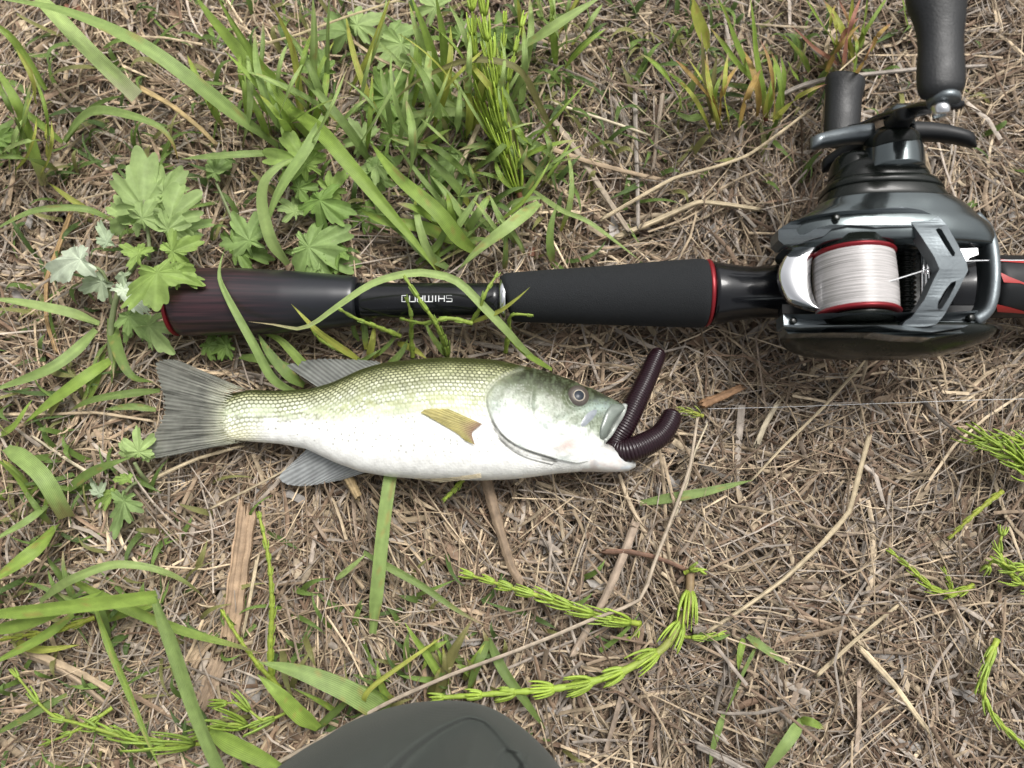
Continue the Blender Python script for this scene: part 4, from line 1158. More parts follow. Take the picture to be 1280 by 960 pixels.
tuft('grass_tuft', (585, 300), 'grass blades fanned low behind the blank between rear grip and foam grip', [
    ([(596, 316), (575, 299), (546, 263), (497, 221), (462, 177)], (3, 14, 22, 22, 16), 20, 'g'),
    ([(578, 307), (533, 285), (481, 276), (450, 262)], (3, 12, 16, 10), 16, 'g'),
    ([(674, 254), (640, 280), (604, 308), (572, 338)], (8, 20, 16, 6), 18, 'l'),
    ([(560, 335), (530, 315), (506, 292), (470, 270)], (4, 10, 14), 14, 'd'),
    ([(520, 330), (548, 305), (560, 270), (552, 240)], (2, 14, 22), 10, 'd'),
    ([(662, 235), (700, 262), (740, 280), (800, 326)], (4, 10, 14, 6), 7, 'l')], 26, 46, (50, 120), (5, 13), (-3.0, 0.2), 'gbdl', (8, 24))
tuft('grass_tuft', (640, 220), 'dark grass clump growing round the reddish foot of the vertical horsetail', [
    ([(660, 200), (640, 150), (630, 110)], (2, 14, 20), 11, 'd'),
    ([(700, 205), (672, 182), (640, 172), (610, 176)], (2, 12, 14), 10, 'd'),
    ([(690, 230), (660, 205), (640, 168), (634, 130)], (2, 16, 24), 12, 'n')], 24, 34, (40, 100), (5, 11), (-3.3, -0.3), 'dgbl', (8, 26))
tuft('grass_tuft', (690, 60), 'pale wide grass blades crossing the top edge right of the vertical horsetail', [
    ([(628, 77), (660, 55), (692, 34), (755, -6)], (8, 26, 36, 40), 20, 'l'),
    ([(694, 82), (692, 45), (688, -8)], (2, 16, 26), 12, 'g'),
    ([(655, 60), (650, 25), (646, -8)], (2, 20, 30), 10, 'y')], 9, 30, (60, 110), (5, 11), (-2.2, -0.9), 'gbyl')
tuft('grass_tuft', (955, 148), 'upright green grass shoot with reddish base near the low reel knob', [
    ([(957, 152), (951, 104), (944, 62), (941, 30), (937, -8)], (2, 24, 40), 13, 'g', {'root': 'r'}),
    ([(944, 105), (919, 76), (903, 54), (887, 34)], (8, 24, 28), 10, 'g', {'tip': 'o'}),
    ([(940, 100), (919, 50), (907, 20), (894, -8)], (8, 26, 38), 12, 'g'),
    ([(968, 150), (975, 122), (980, 96), (976, 70)], (2, 14, 20), 9, 'g', {'root': 's'}),
    ([(955, 150), (962, 118), (966, 92)], (2, 12, 16), 8, 'y')], 5, 14, (50, 100), (6, 10), (-2.0, -1.1), 'gyo', tips=['o', 'p', None])
tuft('grass_tuft', (893, 150), 'yellowing grass tuft left of the green shoot near the top right', [
    ([(893, 152), (883, 106), (879, 70), (876, 40)], (2, 16, 24), 9, 'n', {'tip': 's'}),
    ([(896, 150), (892, 106), (896, 66)], (2, 14, 20), 9, 'n'),
    ([(864, 118), (868, 98), (876, 76)], (2, 10, 14), 8, 'l'),
    ([(885, 62), (878, 40), (866, 6), (862, -8)], (4, 20, 32), 18, 'y', {'tip': 'o'}),
    ([(942, 112), (920, 107), (898, 105)], (4, 8, 8), 9, 'd'),
    ([(880, 146), (862, 148), (842, 140)], (2, 5, 5), 12, 'd')], 11, 20, (50, 110), (6, 12), (-2.2, -0.9), 'noyg', tips=['o', 'p', 's'])
tuft('grass_tuft', (1050, 78), 'grass with a pink dying blade left of the high reel knob', [
    ([(1051, 78), (1036, 44), (1020, 20), (1002, -8)], (2, 20, 34), 9, 'g'),
    ([(1048, 82), (1030, 69), (1012, 55), (988, 32)], (2, 12, 18), 11, 'p'),
    ([(1012, 90), (1000, 68), (988, 54), (979, 44)], (2, 10, 14), 11, 'g'),
    ([(1060, 70), (1063, 40), (1066, -8)], (2, 20, 32), 12, 'y'),
    ([(1075, 60), (1080, 30), (1084, -8)], (2, 22, 34), 9, 'g'),
    ([(1000, 104), (990, 88), (984, 76)], (2, 8, 12), 6, 'g'),
    ([(1135, 40), (1130, 10), (1124, -8)], (2, 16, 24), 11, 'g')], 11, 24, (40, 100), (6, 10), (-2.2, -0.9), 'gyop', tips=['o', 'p', None])
tuft('grass_sprig', (1062, 120), 'short dull grass beside the tip of the low reel knob', [
    ([(1022, 108), (1030, 92), (1042, 84)], (1, 6, 8), 9, 'd'), ([(1010, 122), (1022, 108), (1034, 104)], (1, 6, 6), 7, 'g')])
# left side
tuft('grass_sprig', (81, 176), 'arched green blade with brown tip left of the pale cut blade', [
    ([(80, 177), (103, 148), (125, 138), (162, 144), (198, 158), (216, 178), (224, 205)], (2, 14, 20, 22, 20, 12), 13, 'b', {'tip': 'o'}),
    ([(82, 178), (100, 150), (125, 129), (156, 119)], (2, 10, 14), 10, 'd')])
tuft('grass_sprig', (60, 10), 'pale cut grass blade with a frayed white end near the top left corner', [
    ([(40, -10), (66, 16), (100, 52), (140, 92), (171, 121)], (34, 36, 30, 20), 21, 'l', {'tip': 'w', 'blunt': True})])
tuft('grass_tuft', (30, 190), 'grass blades fanning in from the left edge near the top', [
    ([(58, 112), (31, 70), (12, 45), (-20, 20)], (2, 14, 20), 14, 'g'),
    ([(55, 232), (34, 163), (19, 125), (-14, 72)], (2, 14, 24, 26), 15, 'g', {'root': 'n'}),
    ([(78, 178), (37, 145), (-12, 108)], (2, 12, 18), 10, 'g'),
    ([(46, 130), (40, 96), (20, 60)], (2, 12, 14), 9, 'y')], 14, 34, (50, 110), (5, 11), (-2.8, -0.6), 'gdyl')
tuft('grass_sprig', (140, 275), 'slender arched blade entering from the left edge above the lobed weed', [
    ([(142, 276), (110, 262), (70, 260), (35, 266), (-12, 290)], (2, 12, 16, 12), 9, 'b'),
    ([(118, 268), (90, 250), (60, 228)], (2, 8, 10), 8, 'y')])
tuft('grass_sprig', (122, 404), 'light green blade running from the lobed weed to the left edge', [
    ([(124, 405), (90, 392), (53, 383), (20, 377), (-14, 373)], (3, 12, 16, 16), 14, 'l')])
tuft('grass_tuft', (150, 440), 'grass blades rooted under the lobed weed reaching down left', [
    ([(120, 412), (90, 442), (53, 465), (-14, 490)], (3, 10, 14, 12), 14, 'b'),
    ([(144, 447), (106, 472), (67, 500), (30, 530)], (3, 12, 12, 6), 15, 'g'),
    ([(138, 398), (148, 440), (165, 470), (192, 478)], (4, 12, 12, 4), 15, 'd'),
    ([(200, 488), (160, 492), (115, 500), (85, 515)], (2, 8, 10, 4), 10, 'd', {'tip': 'n'}),
    ([(195, 512), (165, 508), (130, 512)], (2, 6, 4), 9, 'b')], 5, 18, (40, 80), (6, 11), (1.2, 3.4), 'gdd', (5, 12))
tuft('grass_sprig', (340, 470), 'single curved blade lying across the maroon butt of the rod', [
    ([(372, 492), (342, 474), (318, 432), (301, 402), (284, 370), (275, 348), (276, 330), (281, 312)], (4, 18, 27, 30, 30.5, 30, 30, 28), 12, 'b', {'roll': 0.1})])
tuft('grass_sprig', (668, 448), 'long arched blade bowed over the black blank with a dry curled tip', [
    ([(672, 452), (652, 434), (631, 411), (606, 385), (572, 352), (538, 342), (509, 342), (466, 354), (423, 382), (394, 403), (373, 411), (345, 406), (311, 402)], (3, 16, 25, 29, 31, 33, 34, 35, 35, 33, 31, 30, 30), 11, 'l', {'tip': 's', 'roll': 0.15})])
tuft('grass_tuft', (440, 452), 'green blades between rod and fish poking over the lower edge of the blank', [
    ([(452, 452), (419, 430), (394, 411), (364, 380)], (3, 16, 26, 30), 9, 'y'),
    ([(380, 482), (360, 468), (336, 440), (322, 416)], (3, 10, 12, 12), 14, 'd'),
    ([(392, 470), (376, 452), (350, 425), (330, 418)], (3, 8, 10, 8), 12, 'g'),
    ([(300, 446), (340, 452), (372, 460)], (2, 6, 4), 12, 'd'),
    ([(588, 404), (624, 389), (645, 374), (662, 359)], (20, 30, 33, 34), 6, 'y'),
    ([(690, 462), (662, 446), (640, 424), (618, 398)], (3, 10, 16, 22), 9, 'g'),
    ([(560, 448), (540, 420), (530, 400)], (2, 10, 14), 8, 'd')], 10, 34, (30, 60), (5, 10), (-2.8, 0.2), 'gdyd', (4, 10))
# lower left
tuft('grass_tuft', (60, 640), 'broad spotted grass blades at the left edge level with the tail fin', [
    ([(8, 560), (30, 574), (52, 594), (68, 618), (84, 646)], (12, 20, 20, 10), 20, 'b', {'blunt': True, 'tip': 'n'}),
    ([(52, 644), (28, 606), (10, 585), (-14, 565)], (2, 12, 18), 8, 'g'),
    ([(82, 616), (112, 592), (140, 580), (166, 571)], (2, 12, 16, 14), 15, 'd'),
    ([(72, 656), (50, 682), (25, 702), (-14, 730)], (4, 16, 20, 20), 20, 'g'),
    ([(64, 630), (35, 650), (-14, 680)], (2, 12, 12), 10, 'b'),
    ([(0, 545), (20, 530), (40, 500)], (2, 10, 10), 11, 'g'),
    ([(55, 516), (72, 496), (100, 472)], (2, 8, 10), 14, 'b')], 5, 26, (40, 80), (6, 11), (-3.3, -0.4), 'gdd', (4, 14))
tuft('grass_sprig', (54, 750), 'thin blade arching high over the straw in the lower left', [
    ([(50, 752), (72, 735), (95, 722), (141, 706), (190, 710), (230, 726), (262, 752)], (3, 14, 22, 26, 24, 16, 6), 11, 'l', {'tip': 'n'})])
tuft('grass_tuft', (196, 748), 'kinked wide blade bent sharply down in the lower left corner', [
    ([(-16, 768), (54, 762), (122, 754), (170, 748), (197, 745)], (30, 32, 32, 32), 17, 'g', {'blunt': True}),
    ([(192, 746), (204, 776), (217, 808), (244, 890), (282, 975)], (32, 30, 30, 30), 20, 'b', {'blunt': True}),
    ([(-16, 790), (40, 776), (90, 756), (130, 738)], (20, 24, 24, 16), 16, 'g')])
tuft('grass_tuft', (110, 760), 'crossing grass blades under the kinked blade in the lower left', [
    ([(95, 728), (163, 762), (230, 789), (298, 808), (328, 818)], (14, 16, 14, 10), 13, 'g', {'tip': 'n'}),
    ([(120, 762), (144, 825), (168, 884), (202, 965)], (14, 18, 18, 18), 10, 'g'),
    ([(92, 768), (54, 796), (-14, 832)], (12, 14, 14), 12, 'g'),
    ([(84, 868), (41, 892), (-14, 922)], (3, 10, 10), 9, 'd'),
    ([(14, 800), (50, 812), (100, 806)], (3, 8, 6), 10, 'y')], 6, 30, (40, 90), (6, 11), (-3.2, 0.6), 'gdd', (6, 16))
tuft('grass_tuft', (480, 890), 'broad green blades beside the left of the trouser knee', [
    ([(500, 898), (470, 884), (431, 862), (375, 840), (322, 827)], (4, 14, 20, 18), 25, 'b'),
    ([(398, 910), (372, 890), (350, 868), (322, 843)], (4, 12, 14), 20, 'g'),
    ([(262, 915), (298, 934), (340, 955), (380, 980)], (10, 14, 14), 22, 'g'),
    ([(465, 880), (455, 876), (466, 858), (510, 826), (560, 791)], (6, 14, 16, 14, 10), 6, 'y'),
    ([(395, 912), (430, 880), (452, 862)], (2, 10, 10), 9, 'd')], 5, 24, (40, 70), (6, 10), (-2.9, -0.6), 'dgn', (6, 14))
tuft('grass_sprig', (468, 790), 'narrow straight blade standing below the fish belly', [
    ([(466, 792), (472, 731), (480, 650), (487, 598), (491, 580)], (2, 12, 14, 8), 16, 'b', {'blunt': True})])
tuft('grass_sprig', (607, 784), 'thin blade slanting down right below the fish belly', [
    ([(455, 690), (480, 705), (525, 731), (570, 761), (610, 784)], (3, 9, 9, 5), 10, 'b', {'tip': 's'}),
    ([(420, 724), (440, 708), (458, 692)], (3, 6, 6), 7, 'l')])
tuft('grass_tuft', (560, 850), 'half brown grass tuft just above the trouser knee', [
    ([(556, 856), (538, 825), (520, 800), (506, 778)], (2, 10, 12), 10, 'g'),
    ([(544, 872), (562, 825), (576, 798), (590, 775)], (2, 12, 12), 14, 'n'),
    ([(530, 812), (545, 808), (560, 800)], (4, 10, 8), 9, 'g'),
    ([(510, 840), (508, 810), (512, 786)], (2, 8, 8), 9, 'd'),
    ([(545, 800), (535, 822), (528, 838)], (2, 7, 5), 8, 'g')], 9, 26, (30, 60), (6, 10), (-2.6, -0.5), 'dgnn', (5, 12))
tuft('grass_tuft', (640, 850), 'two dull blades forking downward right of the trouser knee top', [
    ([(610, 798), (629, 838), (655, 874), (684, 914)], (4, 9, 9, 4), 12, 'd'),
    ([(611, 797), (602, 820), (594, 838), (584, 868)], (4, 8, 8, 3), 11, 'd')])
tuft('grass_sprig', (815, 630), 'single pointed green blade right of the fish chin', [
    ([(800, 629), (840, 622), (880, 615), (912, 607), (941, 600)], (1, 6, 7, 6), 12, 'b')])
tuft('grass_tuft', (940, 800), 'small sprig of three short blades on bare straw at lower right', [
    ([(929, 798), (925, 818), (923, 838)], (3, 7, 5), 8, 'g'), ([(934, 795), (958, 812), (985, 831)], (3, 7, 6), 10, 'b'),
    ([(949, 797), (927, 846), (906, 894)], (3, 6, 4), 5, 'd')])
tuft('grass_sprig', (1002, 902), 'forked green blade near the bottom edge at lower right', [
    ([(1002, 900), (985, 926), (968, 948), (952, 968)], (3, 9, 8, 4), 14, 'b'), ([(1000, 899), (1015, 903), (1031, 911)], (3, 7, 5), 10, 'g', {'tip': 's'})])
tuft('grass_sprig', (890, 920), 'dull drooping blade at the bottom edge right of the knee', [
    ([(905, 890), (897, 915), (890, 940), (886, 965)], (2, 5, 4), 8, 'd', {'tip': 'n'})])

# low dull grass and sprouts under everything: uncountable
def sprouts(n, seed):
    r = np.random.default_rng(seed)
    V, C, F, k = [], [], [], 0
    f0 = grid_faces(7, 3)
    zones = [(-0.06, 0.13, 0.075, 0.045, .34), (0.0, 0.12, 0.03, 0.03, .09), (-0.20, 0.13, 0.05, 0.05, .10), (0.11, 0.15, 0.05, 0.03, .13), (-0.19, -0.11, 0.05, 0.04, .16), (-0.06, -0.12, 0.05, 0.02, .07), (-0.20, 0.0, 0.03, 0.05, .11)]
    for i in range(n):
        z_ = zones[int(r.choice(len(zones), p=[q[4] for q in zones]))]
        x, y = r.normal(z_[0], z_[2]), r.normal(z_[1], z_[3])
        px, py = 640 + x * 2909, 480 - y * 2909
        if 190 < px < 1300 and 315 < py < 605: continue
        a = r.uniform(0, 6.28); L_ = r.uniform(0.008, 0.026); w = r.uniform(0.0005, 0.0016); h = r.uniform(0.002, 0.012); be = r.normal(0, 0.8)
        z0 = float(relief(np.array(x), np.array(y))) - 0.002
        col = np.array([(0.13, 0.20, 0.05), (0.17, 0.26, 0.06), (0.25, 0.25, 0.09), (0.10, 0.16, 0.045)][int(r.integers(4))]) * r.uniform(0.8, 1.2)
        s = np.linspace(0, 1, 7); an = a + be * s
        X_ = x + np.cumsum(np.cos(an)) * L_ / 7; Y_ = y + np.cumsum(np.sin(an)) * L_ / 7; Z_ = z0 + h * np.sin(s * 2.2)
        ww = w * np.clip(1 - s ** 2.5, 0.05, 1)
        for q in (-1, 0, 1): pass
        vv_ = np.stack([np.stack([X_ - np.sin(an) * ww * q, Y_ + np.cos(an) * ww * q, Z_ + abs(q) * ww * 0.4], 1) for q in (-1, 0, 1)], 1)
        V.append(vv_.reshape(-1, 3)); F.append(f0 + k); k += 21; C.append(np.repeat(col[None], 21, 0))
    V = np.vstack(V)
    return V, np.vstack(F), np.vstack(C), np.tile([[0, 0], [.5, 0], [1, 0]], (len(V) // 3, 1))
v, f, c, u = sprouts(1150, 9)
tag(obj('ground_grass', v, f, M['blade'], cols=c, uv=u), 'short dull grass sprouting through the straw', 'grass', kind='stuff')

# ------------------------------------------------------------------ lobed weeds
def lobed_leaf(parent, base, tip, zb, zt, width=0.8, c='g', nl=5, cup=0.25, name='leaf', seed=None, roll=0.0, back=False):
    r = np.random.default_rng(seed if seed is not None else random.randrange(10 ** 6))
    B, T = P(base[0], base[1], zb), P(tip[0], tip[1], zt)
    ax = T - B; L_ = np.linalg.norm(ax); ax = ax / L_
    sd = np.cross(ax, [0, 0, 1.0]); sd /= np.linalg.norm(sd); nm = np.cross(sd, ax)
    sd, nm = sd * math.cos(roll) + nm * math.sin(roll), nm * math.cos(roll) - sd * math.sin(roll)
    NA, NR = 180, 11
    th = np.linspace(-math.pi, math.pi, NA, endpoint=False)
    lob = [(0, 1.0, 0.40), (0.80, 0.86, 0.36), (-0.80, 0.86, 0.36), (1.62, 0.70, 0.38), (-1.62, 0.70, 0.38), (2.45, 0.40, 0.3), (-2.45, 0.40, 0.3)]
    if nl == 3: lob = [(0, 1.0, 0.50), (0.95, 0.84, 0.46), (-0.95, 0.84, 0.46), (2.0, 0.48, 0.5), (-2.0, 0.48, 0.5)]
    rad = 0.34 + 0.14 * np.cos(th); vein = np.full(NA, 9.0)
    for a, l, sg in lob:
        a2, l2 = a + r.normal(0, 0.13), l * r.uniform(0.78, 1.12)
        d = th - a2
        rad = np.maximum(rad, l2 * np.exp(-(np.abs(d) / sg) ** 2.6 * 0.55) * (1.0))
        vein = np.minimum(vein, np.abs(d))
    teeth = np.abs(np.sin(th * 10.5 + 0.8 * np.sin(th * 3 + r.uniform(0, 6)) + r.uniform(0, 3))) ** 0.8
    rad = rad * (0.80 + 0.22 * teeth * (0.6 + 0.6 * noise(th * 2.2 + 9, 0 * th, int(r.integers(99)))))
    ker = np.array([.2, .6, .2]); rad = np.convolve(np.r_[rad[-1], rad, rad[0]], ker, 'valid')
    c0 = 0.36; sdv = r.uniform(0, 6)
    roll = roll + r.normal(0, 0.22)
    sd = np.cross(ax, [0, 0, 1.0])
    sd = sd / np.linalg.norm(sd); nm = np.cross(sd, ax)
    sd, nm = sd * math.cos(roll) + nm * math.sin(roll), nm * math.cos(roll) - sd * math.sin(roll)
    V, C = [], []
    base_c = np.array(G[c] if isinstance(c, str) else c) * r.uniform(0.9, 1.1)
    for j in range(NR):
        s = j / (NR - 1)
        rr = rad * s
        u = c0 + rr * np.cos(th) * (1 - c0); w = rr * np.sin(th) * (1 - c0) * width / 0.62 * 0.75
        crease = 0.035 * np.minimum(1, vein * 3.2) * s
        z = -cup * (w ** 2) * 1.6 - cup * 0.9 * (u - 0.4) ** 2 + crease * 1.5 + 0.05 * np.sin(5 * u + 4 * w + r.uniform(0, 0.02)) + 0.045 * np.sin(th * 4 + 1 + sdv) * s * s + 0.02 * np.sin(th * 11 + sdv) * s ** 3
        V.append(B + (ax * u[:, None] + sd * w[:, None] + nm * z[:, None]) * L_)
        vv_ = np.exp(-(vein * max(s, 0.15) / 0.035) ** 2)
        nn = noise(u * 9 + 3, w * 9 + 7, 3)
        cc = base_c[None] * (0.78 + 0.36 * nn + 0.10 * noise(u * 40, w * 40, 8))[:, None]
        cc = cc * (1 - 0.35 * vv_[:, None]) + (base_c * 1.35 + 0.03) * 0.35 * vv_[:, None]
        C.append(cc)
    V = np.vstack(V)
    return obj(name, V, grid_faces(NR, NA, True), M['leaf'], parent, cols=np.clip(np.vstack(C), 0, 1))

def weed(at, label, leaves, stems):
    o = thing('lobed_weed', P(at[0], at[1], 0), label, 'weed')
    for l in leaves:
        lobed_leaf(o, *l[:4], **(l[4] if len(l) > 4 else {}))
    for pts, zs, r_ in stems:
        pth = smooth_path([P(x, y, z) for (x, y), z in zip(pts, zs)], 20)
        v, f = tube(pth, np.linspace(r_, r_ * 0.7, 20) / 1000, 8)
        obj('stem', v, f, M['horsetail'], o, cols=np.repeat([[0.20, 0.24, 0.11]], len(v), 0))
    return o
PW = (0.50, 0.57, 0.43); YG = (0.24, 0.345, 0.085); PG = (0.28, 0.38, 0.14); DG = (0.16, 0.25, 0.06); GG = (0.22, 0.32, 0.105)
weed((165, 400), 'pale lobed weed with silvery leaf backs covering the butt of the rod', [
    ((186, 300), (172, 190), 22, 34, {'width': 0.85, 'c': PG, 'seed': 1}),
    ((196, 306), (252, 226), 22, 30, {'width': 0.75, 'c': PG, 'seed': 2}),
    ((190, 318), (212, 388), 34, 36, {'width': 1.3, 'c': YG, 'seed': 3, 'cup': 0.3}),
    ((196, 322), (254, 300), 30, 32, {'width': 0.8, 'c': YG, 'seed': 4, 'nl': 3}),
    ((136, 318), (46, 338), 24, 20, {'width': 0.62, 'c': PW, 'seed': 5, 'nl': 3, 'cup': 0.5}),
    ((132, 350), (192, 390), 24, 22, {'width': 0.45, 'c': PW, 'seed': 6, 'nl': 3, 'cup': 0.6, 'roll': 0.5}),
    ((178, 388), (208, 442), 12, 12, {'width': 0.85, 'c': PG, 'seed': 7}),
    ((140, 320), (126, 276), 20, 22, {'width': 0.5, 'c': (0.34, 0.42, 0.27), 'seed': 8, 'nl': 3}),
    ((196, 290), (150, 262), 26, 24, {'width': 0.6, 'c': PG, 'seed': 9}),
    ((172, 398), (150, 432), 8, 8, {'width': 0.6, 'c': GG, 'seed': 10, 'nl': 3}),
    ((210, 300), (268, 272), 18, 14, {'width': 0.6, 'c': GG, 'seed': 11}),
    ((160, 330), (148, 372), 26, 22, {'width': 0.6, 'c': (0.36, 0.44, 0.28), 'seed': 12, 'nl': 3}),
    ((196, 262), (222, 204), 24, 28, {'width': 0.8, 'c': PG, 'seed': 13}), ((200, 300), (228, 262), 28, 32, {'width': 0.9, 'c': PG, 'seed': 14}),
    ((176, 300), (142, 226), 22, 26, {'width': 0.7, 'c': PG, 'seed': 15}), ((186, 330), (150, 300), 30, 32, {'width': 0.9, 'c': YG, 'seed': 16}),
    ((150, 340), (92, 372), 18, 14, {'width': 0.6, 'c': (0.38, 0.46, 0.30), 'seed': 17, 'nl': 3}), ((206, 332), (246, 356), 32, 34, {'width': 0.8, 'c': YG, 'seed': 18}),
    ((150, 380), (186, 424), 14, 12, {'width': 0.8, 'c': GG, 'seed': 19}), ((170, 290), (196, 244), 30, 34, {'width': 0.9, 'c': PG, 'seed': 20})],
    [([(145, 470), (138, 420), (150, 360), (182, 315)], (1, 8, 18, 24), 1.5), ([(186, 325), (186, 300), (180, 250)], (24, 26, 30), 0.9), ([(140, 380), (128, 340), (100, 330)], (10, 20, 22), 0.8)])
weed((390, 240), 'yellow-green lobed weed behind the rear grip below the tall grass tuft', [
    ((398, 236), (352, 158), 14, 22, {'width': 0.85, 'c': YG, 'seed': 21}),
    ((386, 228), (428, 292), 14, 12, {'width': 0.8, 'c': (0.17, 0.27, 0.065), 'seed': 22}),
    ((352, 300), (450, 328), 8, 8, {'width': 0.8, 'c': GG, 'seed': 23}),
    ((486, 200), (446, 224), 10, 12, {'width': 0.85, 'c': PG, 'seed': 24}),
    ((360, 250), (400, 210), 12, 16, {'width': 0.7, 'c': DG, 'seed': 25}),
    ((440, 300), (400, 344), 5, 6, {'width': 0.8, 'c': DG, 'seed': 26}),
    ((380, 280), (346, 240), 10, 14, {'width': 0.9, 'c': PG, 'seed': 111}), ((400, 250), (436, 218), 12, 16, {'width': 0.8, 'c': YG, 'seed': 112}), ((420, 320), (366, 330), 6, 8, {'width': 0.9, 'c': GG, 'seed': 113}), ((384, 200), (400, 164), 14, 20, {'width': 0.9, 'c': YG, 'seed': 114})],
    [([(400, 300), (395, 260), (392, 232)], (1, 8, 13), 1.2)])
weed((500, 110), 'broad dull lobed weed under the grass at the top centre', [
    ((440, 138), (560, 104), 6, 8, {'width': 0.85, 'c': DG, 'seed': 31}),
    ((500, 95), (548, 62), 12, 14, {'width': 0.8, 'c': PG, 'seed': 32}),
    ((428, 46), (482, 12), 8, 10, {'width': 0.9, 'c': PG, 'seed': 33}),
    ((470, 60), (520, 30), 6, 8, {'width': 0.8, 'c': GG, 'seed': 34}),
    ((560, 60), (600, 20), 5, 6, {'width': 0.8, 'c': DG, 'seed': 35}),
    ((470, 150), (530, 180), 5, 6, {'width': 0.8, 'c': DG, 'seed': 36}),
    ((420, 110), (380, 60), 5, 8, {'width': 0.8, 'c': DG, 'seed': 37}), ((540, 150), (590, 110), 5, 8, {'width': 0.9, 'c': GG, 'seed': 38}), ((600, 60), (660, 30), 4, 6, {'width': 0.8, 'c': DG, 'seed': 39}), ((450, 60), (410, 10), 5, 8, {'width': 0.9, 'c': GG, 'seed': 40}), ((520, 210), (570, 240), 4, 6, {'width': 0.8, 'c': DG, 'seed': 30}), ((440, 250), (490, 290), 3, 4, {'width': 0.8, 'c': DG, 'seed': 29}),
    ((590, 190), (540, 226), 5, 8, {'width': 0.8, 'c': GG, 'seed': 101}), ((470, 190), (430, 150), 8, 12, {'width': 0.9, 'c': PG, 'seed': 102}), ((520, 40), (470, 90), 8, 10, {'width': 0.8, 'c': PG, 'seed': 103}), ((560, 20), (520, -8), 8, 10, {'width': 0.9, 'c': PG, 'seed': 104}), ((450, 230), (500, 200), 8, 10, {'width': 0.8, 'c': GG, 'seed': 105})], [([(500, 150), (498, 120), (490, 90)], (1, 6, 10), 1.0)])
weed((290, 290), 'low dull green lobed weed touching the upper side of the maroon grip', [
    ((276, 326), (334, 286), 6, 8, {'width': 0.9, 'c': DG, 'seed': 41}),
    ((330, 324), (284, 262), 8, 10, {'width': 0.7, 'c': GG, 'seed': 42}),
    ((262, 236), (282, 182), 6, 10, {'width': 0.5, 'c': GG, 'seed': 43, 'nl': 3}),
    ((300, 196), (252, 206), 5, 6, {'width': 0.6, 'c': GG, 'seed': 44})], [([(300, 300), (285, 262), (270, 228)], (1, 4, 6), 0.8)])
weed((278, 430), 'dark lobed leaf tucked between rod butt and tail fin', [
    ((300, 428), (256, 440), 6, 5, {'width': 0.8, 'c': DG, 'seed': 51}), ((246, 424), (288, 448), 4, 4, {'width': 0.7, 'c': DG, 'seed': 52})], [])
weed((175, 590), 'small lobed weed at the lower tip of the tail fin', [
    ((176, 584), (171, 530), 12, 16, {'width': 0.6, 'c': PG, 'seed': 61}),
    ((168, 578), (150, 549), 10, 12, {'width': 0.6, 'c': PG, 'seed': 62, 'nl': 3}),
    ((166, 604), (142, 668), 10, 10, {'width': 0.7, 'c': (0.2, 0.29, 0.10), 'seed': 63}),
    ((174, 600), (138, 598), 10, 12, {'width': 0.6, 'c': YG, 'seed': 64, 'nl': 3}),
    ((132, 628), (112, 596), 6, 10, {'width': 0.5, 'c': (0.33, 0.40, 0.26), 'seed': 65, 'nl': 3}),
    ((160, 606), (114, 636), 8, 6, {'width': 0.45, 'c': YG, 'seed': 66, 'nl': 3}),
    ((180, 580), (190, 560), 10, 12, {'width': 0.7, 'c': PG, 'seed': 67, 'nl': 3})], [([(186, 604), (176, 592), (168, 578)], (1, 8, 11), 1.0), ([(182, 602), (165, 606), (150, 626)], (1, 8, 9), 0.9)])
weed((5, 165), 'dark green leaf cut by the left edge below the top corner', [
    ((-14, 190), (16, 146), 4, 6, {'width': 0.8, 'c': DG, 'seed': 71}), ((-10, 160), (30, 205), 4, 4, {'width': 0.5, 'c': DG, 'seed': 72})], [])

